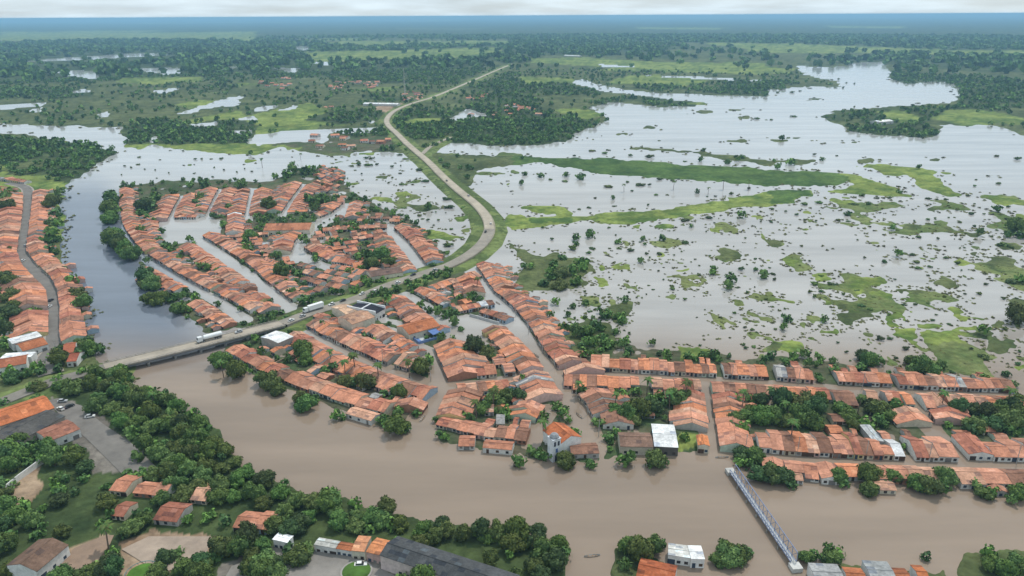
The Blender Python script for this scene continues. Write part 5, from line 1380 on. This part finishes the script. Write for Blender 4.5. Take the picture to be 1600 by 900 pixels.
def car_proto(body):
    e = empty('car', (0, 0, 0)); b = Buf()
    b.prism([(-2.1, -.82, .3), (2.1, -.82, .3), (2.1, .82, .3), (-2.1, .82, .3), (-2.05, -.8, .95), (2.0, -.78, .85), (2.0, .78, .85), (-2.05, .8, .95)], body); bd = add('body', b, 'gloss', e)
    b = Buf(); b.prism([(-1.7, -.76, .95), (1.0, -.76, .9), (1.0, .76, .9), (-1.7, .76, .95), (-1.2, -.62, 1.48), (.3, -.62, 1.48), (.3, .62, 1.48), (-1.2, .62, 1.48)], (.025, .03, .035)); cb = add('cabin_glass', b, 'gloss', e)
    b = Buf(); b.box(-1.25, .32, -.64, .64, 1.47, 1.54, body); add('roof', b, 'gloss', e)
    for s_ in (-1, 1):
        b = Buf(); b.box(1.98, 2.08, s_ * .6 - .15, s_ * .6 + .15, .6, .78, (.8, .8, .75)); add('headlight', b, 'gloss', e)
        b = Buf(); b.box(-2.14, -2.05, s_ * .6 - .12, s_ * .6 + .12, .65, .85, (.4, .02, .02)); add('tail_light', b, 'gloss', e)
    wheels(e, (-1.3, 1.3), .78, .31)
    return e
def copy_tree(o, parent=None):
    c = o.copy(); col.objects.link(c); c.parent = parent
    for ch in list(o.children): copy_tree(ch, c)
    return c
PROTO = {}
CARS = [((141, 652), 20, .78, 'white', 'parked in the open street by the south bank wood'), ((109, 636), 60, .78, 'dark', 'parked near the market hall corner'), ((98, 628), 10, .78, 'silver', 'parked near the road by market hall'),
        ((95, 640), 150, .78, 'white', 'parked beside the market hall roof'), ((564, 884), 5, .78, 'white', 'on the paved roundabout'), ((36, 408), 95, 1.0, 'white', 'parked on the dry left bank street'),
        ((40, 385), 95, 1.0, 'silver', 'parked on the dry left bank street'), ((80, 470), 88, 1.0, 'dark', 'parked on the dry left bank street'), ((77, 480), 88, 1.0, 'white', 'parked beside the dry left bank street houses')]
HWC = [(470, 494, 'silver', 'parked where the bridge road enters the town'), (520, 479, 'white', 'beside the box lorry on the highway'), (582, 456, 'white', 'passing the black panelled roof'), (650, 431, 'dark', 'near the highway foot street'), (677, 422, 'silver', 'leaving the town on the highway'), (700, 283, 'dark', 'far along the straight highway'), (755, 352, 'white', 'on the highway bend'), (766, 366, 'dark', 'on the highway bend'), (728, 306, 'silver', 'on the straight highway beyond the bend'), (570, 461, 'white', 'on the highway inside the town'), (595, 451, 'silver', 'on the highway inside the town'),
       (540, 473, 'dark', 'behind the box lorry on the highway'), (452, 500, 'white', 'at the town end of the bridge'), (372, 522, 'silver', 'following the tanker on the bridge'), (620, 441, 'white', 'under the highway trees')]
CC = {'white': (.75, .75, .74), 'dark': (.03, .03, .035), 'silver': (.42, .43, .45)}
def put_car(kind, loc, rz, where):
    if kind not in PROTO: e = PROTO[kind] = car_proto(CC[kind])
    else: e = copy_tree(PROTO[kind])
    e.location = loc; e.rotation_euler = (0, 0, rz)
    tag(e, f"{kind if kind != 'dark' else 'black'} car {where}", 'car', 'cars of the town')
for (px, py), ang, z, kind, where in CARS:
    g = G(px, py, z); put_car(kind, (g[0], g[1], z), R(ang), where)
for n, (px, py, kind, where) in enumerate(HWC):
    c, t = hwp(px, py); s_ = 1 if n % 2 else -1; p = c[:2] + np.array([-t[1], t[0]]) * 2.0 * s_
    put_car(kind, (p[0], p[1], c[2] + .02), math.atan2(t[1], t[0]) + (0 if s_ < 0 else math.pi), where)
# canoes
def canoe(px, py, ang, label):
    g = G(px, py); e = tag(empty('canoe', (g[0], g[1], 0), R(ang)), label, 'boat'); b = Buf(); L_ = 2.8; secs = []
    for i in range(9):
        f_ = -1 + i / 4; w_ = .55 * (1 - abs(f_) ** 2.5) + .02; h_ = .32 + .18 * f_ * f_; secs.append([(f_ * L_, -w_, h_), (f_ * L_, -w_ * .6, -.12), (f_ * L_, w_ * .6, -.12), (f_ * L_, w_, h_)])
    for i in range(8):
        for j in range(3): b.quad([secs[i][j], secs[i + 1][j], secs[i + 1][j + 1], secs[i][j + 1]], (.45, .43, .40))
    add('hull', b, 'plaster', e)
    for x in (-1.2, .2, 1.4): b = Buf(); b.box(x - .14, x + .14, -.48, .48, .2, .25, (.3, .2, .13)); add('bench', b, 'plaster', e)
canoe(925, 869, 8, 'pale canoe on the inlet beside the warehouse trees')
canoe(1128, 715, 3, 'pale canoe moored where the cross street meets the river')
canoe(778, 474, 120, 'pale canoe at the head of the long straight flooded street')
canoe(838, 556, 118, 'pale canoe halfway down the long straight flooded street')
canoe(905, 650, 115, 'pale canoe in the long straight street near the church')
canoe(1106, 655, 92, 'pale canoe floating in the cross street')
canoe(760, 520, 20, 'pale canoe in the flooded square')
canoe(660, 655, 70, 'pale canoe at the channel mouth')
canoe(700, 682, 100, 'pale canoe beside the river edge row')
# utility poles along the streets
pole = Buf(); pole.bar((0, 0, -1), (0, 0, 8.5), .16, (.40, .38, .36), r2=.11, n=6); pm = pole.mesh('pole')
arm = Buf(); arm.box(-1.0, 1.0, -.06, .06, 7.9, 8.05, (.30, .25, .2)); am = arm.mesh('crossarm')
for L, name in ((STREETS_G[3], 'straight flooded street'), (STREETS_G[4], 'flooded avenue'), (STREETS_G[7], 'riverside avenue'), (STREETS_G[0], 'narrow lane'), (STREETS_G[20], 'dry left bank street')):
    w, P = L
    for i in range(len(P) - 1):
        seg = P[i + 1] - P[i]; l_ = np.linalg.norm(seg); t = seg / l_
        for j in range(max(1, int(l_ / 32))):
            p = P[i] + seg * (j + .5) / max(1, int(l_ / 32)) + np.array([-t[1], t[0]]) * (w - .5)
            e = tag(empty('utility_pole', (p[0], p[1], 0), math.atan2(t[1], t[0]) + math.pi / 2), f'slim concrete utility pole along the {name}', 'pole', 'utility poles along the ' + name)
            link('pole', pm, 'plaster', e); link('crossarm', am, 'plaster', e)
# radio mast and long shed far up the highway
g = G(633, 152); e = tag(empty('radio_mast', (g[0], g[1], 0)), 'tall thin radio mast beyond the far end of the highway', 'mast')
b = Buf()
for k in range(3): tq = 2.1 * k; b.bar((2.2 * math.cos(tq), 2.2 * math.sin(tq), 0), (.4 * math.cos(tq), .4 * math.sin(tq), 62), .35, (.55, .5, .5), r2=.2, n=4)
add('leg', b, 'plaster', e)
b = Buf()
for k in range(12):
    z = 3 + k * 5; f_ = 2.2 - 1.8 * z / 62
    for j in range(3): t1, t2 = 2.1 * j, 2.1 * (j + 1); b.bar((f_ * math.cos(t1), f_ * math.sin(t1), z), (f_ * math.cos(t2), f_ * math.sin(t2), z + 2.5), .14, (.6, .5, .5), n=3)
add('lattice', b, 'plaster', e)
for A_, B_, C_, nm, lb, tn in (((567, 163), (621, 164), (568, 160), 'long_shed', 'long white roofed shed beside the far highway bend', (.72, .72, .72)), ((881, 87), (905, 88), (881, 86), 'far_warehouse', 'far white roofed warehouse on the green plain', (.75, .75, .75)),
                               ((1372, 192), (1396, 190), (1374, 187), 'farmhouse', 'white roofed farmhouse on the flooded green point', (.7, .68, .66))):
    a, b2 = G(*A_, 4), G(*B_, 4); u = b2 - a; w = np.linalg.norm(u); u /= w
    s = dict(o=a, u=u, v=np.array([-u[1], u[0]]), w=w, d=16, z0=.6, tone=('x', tn), wallc=('x', (.5, .5, .48)), h=4.5, frac=.5, slope=.2, perp=False, seed=5, special=(nm, lb, 'building'))
    build_house(s)
# walls, square and roundabout on the near bank
def sheet(name, poly, z, c, kind='structure'):
    b = Buf(); P = GL(full(poly), z); b.quad([(p[0], p[1], z) for p in P], c); return tag(add(name, b, 'asphalt'), kind=kind)
sheet('paved_square', "190,858 232,838 332,838 322,866 252,897", .86, (.36, .28, .22))
sheet('dirt_road', "78,905 116,856 165,836 178,836 172,850 132,905", .86, (.27, .185, .13))
sheet('paved_road', "350,905 362,884 440,862 500,862 556,870 628,905", .86, (.23, .21, .19))
sheet('street_junction', "70,626 92,622 128,634 158,660 205,692 250,735 190,740 140,690 112,664", .74, (.18, .165, .15))
g = G(557, 893, .9); b = Buf(); b.lathe((0, 0, 0), [(5.2, 0), (5.2, .25), (.05, .3)], (.30, .28, .26), n=24); e = tag(empty('roundabout', (g[0], g[1], .87)), 'round planted island on the paved road beside the warehouse', 'roundabout'); add('kerb', b, 'asphalt', e)
b = Buf(); b.lathe((0, 0, .26), [(4.6, 0), (4.0, .3), (.05, .5)], (.07, .14, .03), n=24); add('lawn', b, 'ground', e)
g = G(222, 896, .9); e = tag(empty('garden_ring', (g[0], g[1], .87)), 'green garden ring with teal rail on the paved square', 'garden')
b = Buf(); b.lathe((0, 0, 0), [(4.5, 0), (4.5, .3), (.05, .32)], (.08, .17, .03), n=24); add('lawn', b, 'ground', e)
b = Buf(); b.lathe((0, 0, .7), [(5, 0), (5.12, 0), (5.12, .14), (5, .14), (5, 0)], (.03, .20, .24), n=28); add('rail', b, 'gloss', e)
for k in range(14): b = Buf(); tq = 2 * math.pi * k / 14; b.bar((5.06 * math.cos(tq), 5.06 * math.sin(tq), 0), (5.06 * math.cos(tq), 5.06 * math.sin(tq), .75), .06, (.03, .2, .24)); add('rail_post', b, 'gloss', e)
def wallrun(P_, h_, th, c, name, label, z=.4):
    P = GL(full(P_), z); o = P[0]; b = Buf()
    for i in range(len(P) - 1):
        t = P[i + 1] - P[i]; t /= np.linalg.norm(t); n = np.array([-t[1], t[0]]) * th / 2; r_ = []
        for zz_ in (z - 1.2, z + h_):
            for q in (P[i] - n, P[i + 1] - n, P[i + 1] + n, P[i] + n): r_.append((q[0] - o[0], q[1] - o[1], zz_))
        b.prism(r_, c)
    tag(add(name, b, 'plaster', None, (o[0], o[1], 0)), label, 'wall')
wallrun("6,772 30,752 64,727 90,712", 2.8, .4, (.66, .65, .63), 'boundary_wall', 'whitewashed boundary wall below the left bank trees')
wallrun("734,494 780,507", 1.6, .4, (.5, .5, .5), 'boundary_wall', 'grey wall standing in the flooded square', 0)
wallrun("851,696 918,697", 1.2, .35, (.5, .48, .45), 'church_wall', 'low pale wall in front of the church', 0)
wallrun("427,571 452,560 470,553", 1.4, .35, (.36, .27, .20), 'yard_wall', 'brown wall in the yard behind the sports hall', 0)

# ------------------------------------------------------------------ haze
hz = bpy.data.materials.new('haze_air'); hz.use_nodes = True; t = hz.node_tree; t.nodes.clear()
out = N(t, 'ShaderNodeOutputMaterial'); pv = N(t, 'ShaderNodeVolumePrincipled')
pv.inputs['Color'].default_value = (.37, .66, .96, 1); pv.inputs['Density'].default_value = 8.5e-5; pv.inputs['Anisotropy'].default_value = 0.0
t.links.new(pv.outputs[0], out.inputs['Volume'])
M['haze'] = hz
b = Buf(); b.box(-88000, 88000, -3000, 88000, -4.0, H + 4, (1, 1, 1))
tag(add('haze', b, 'haze'), kind='stuff')
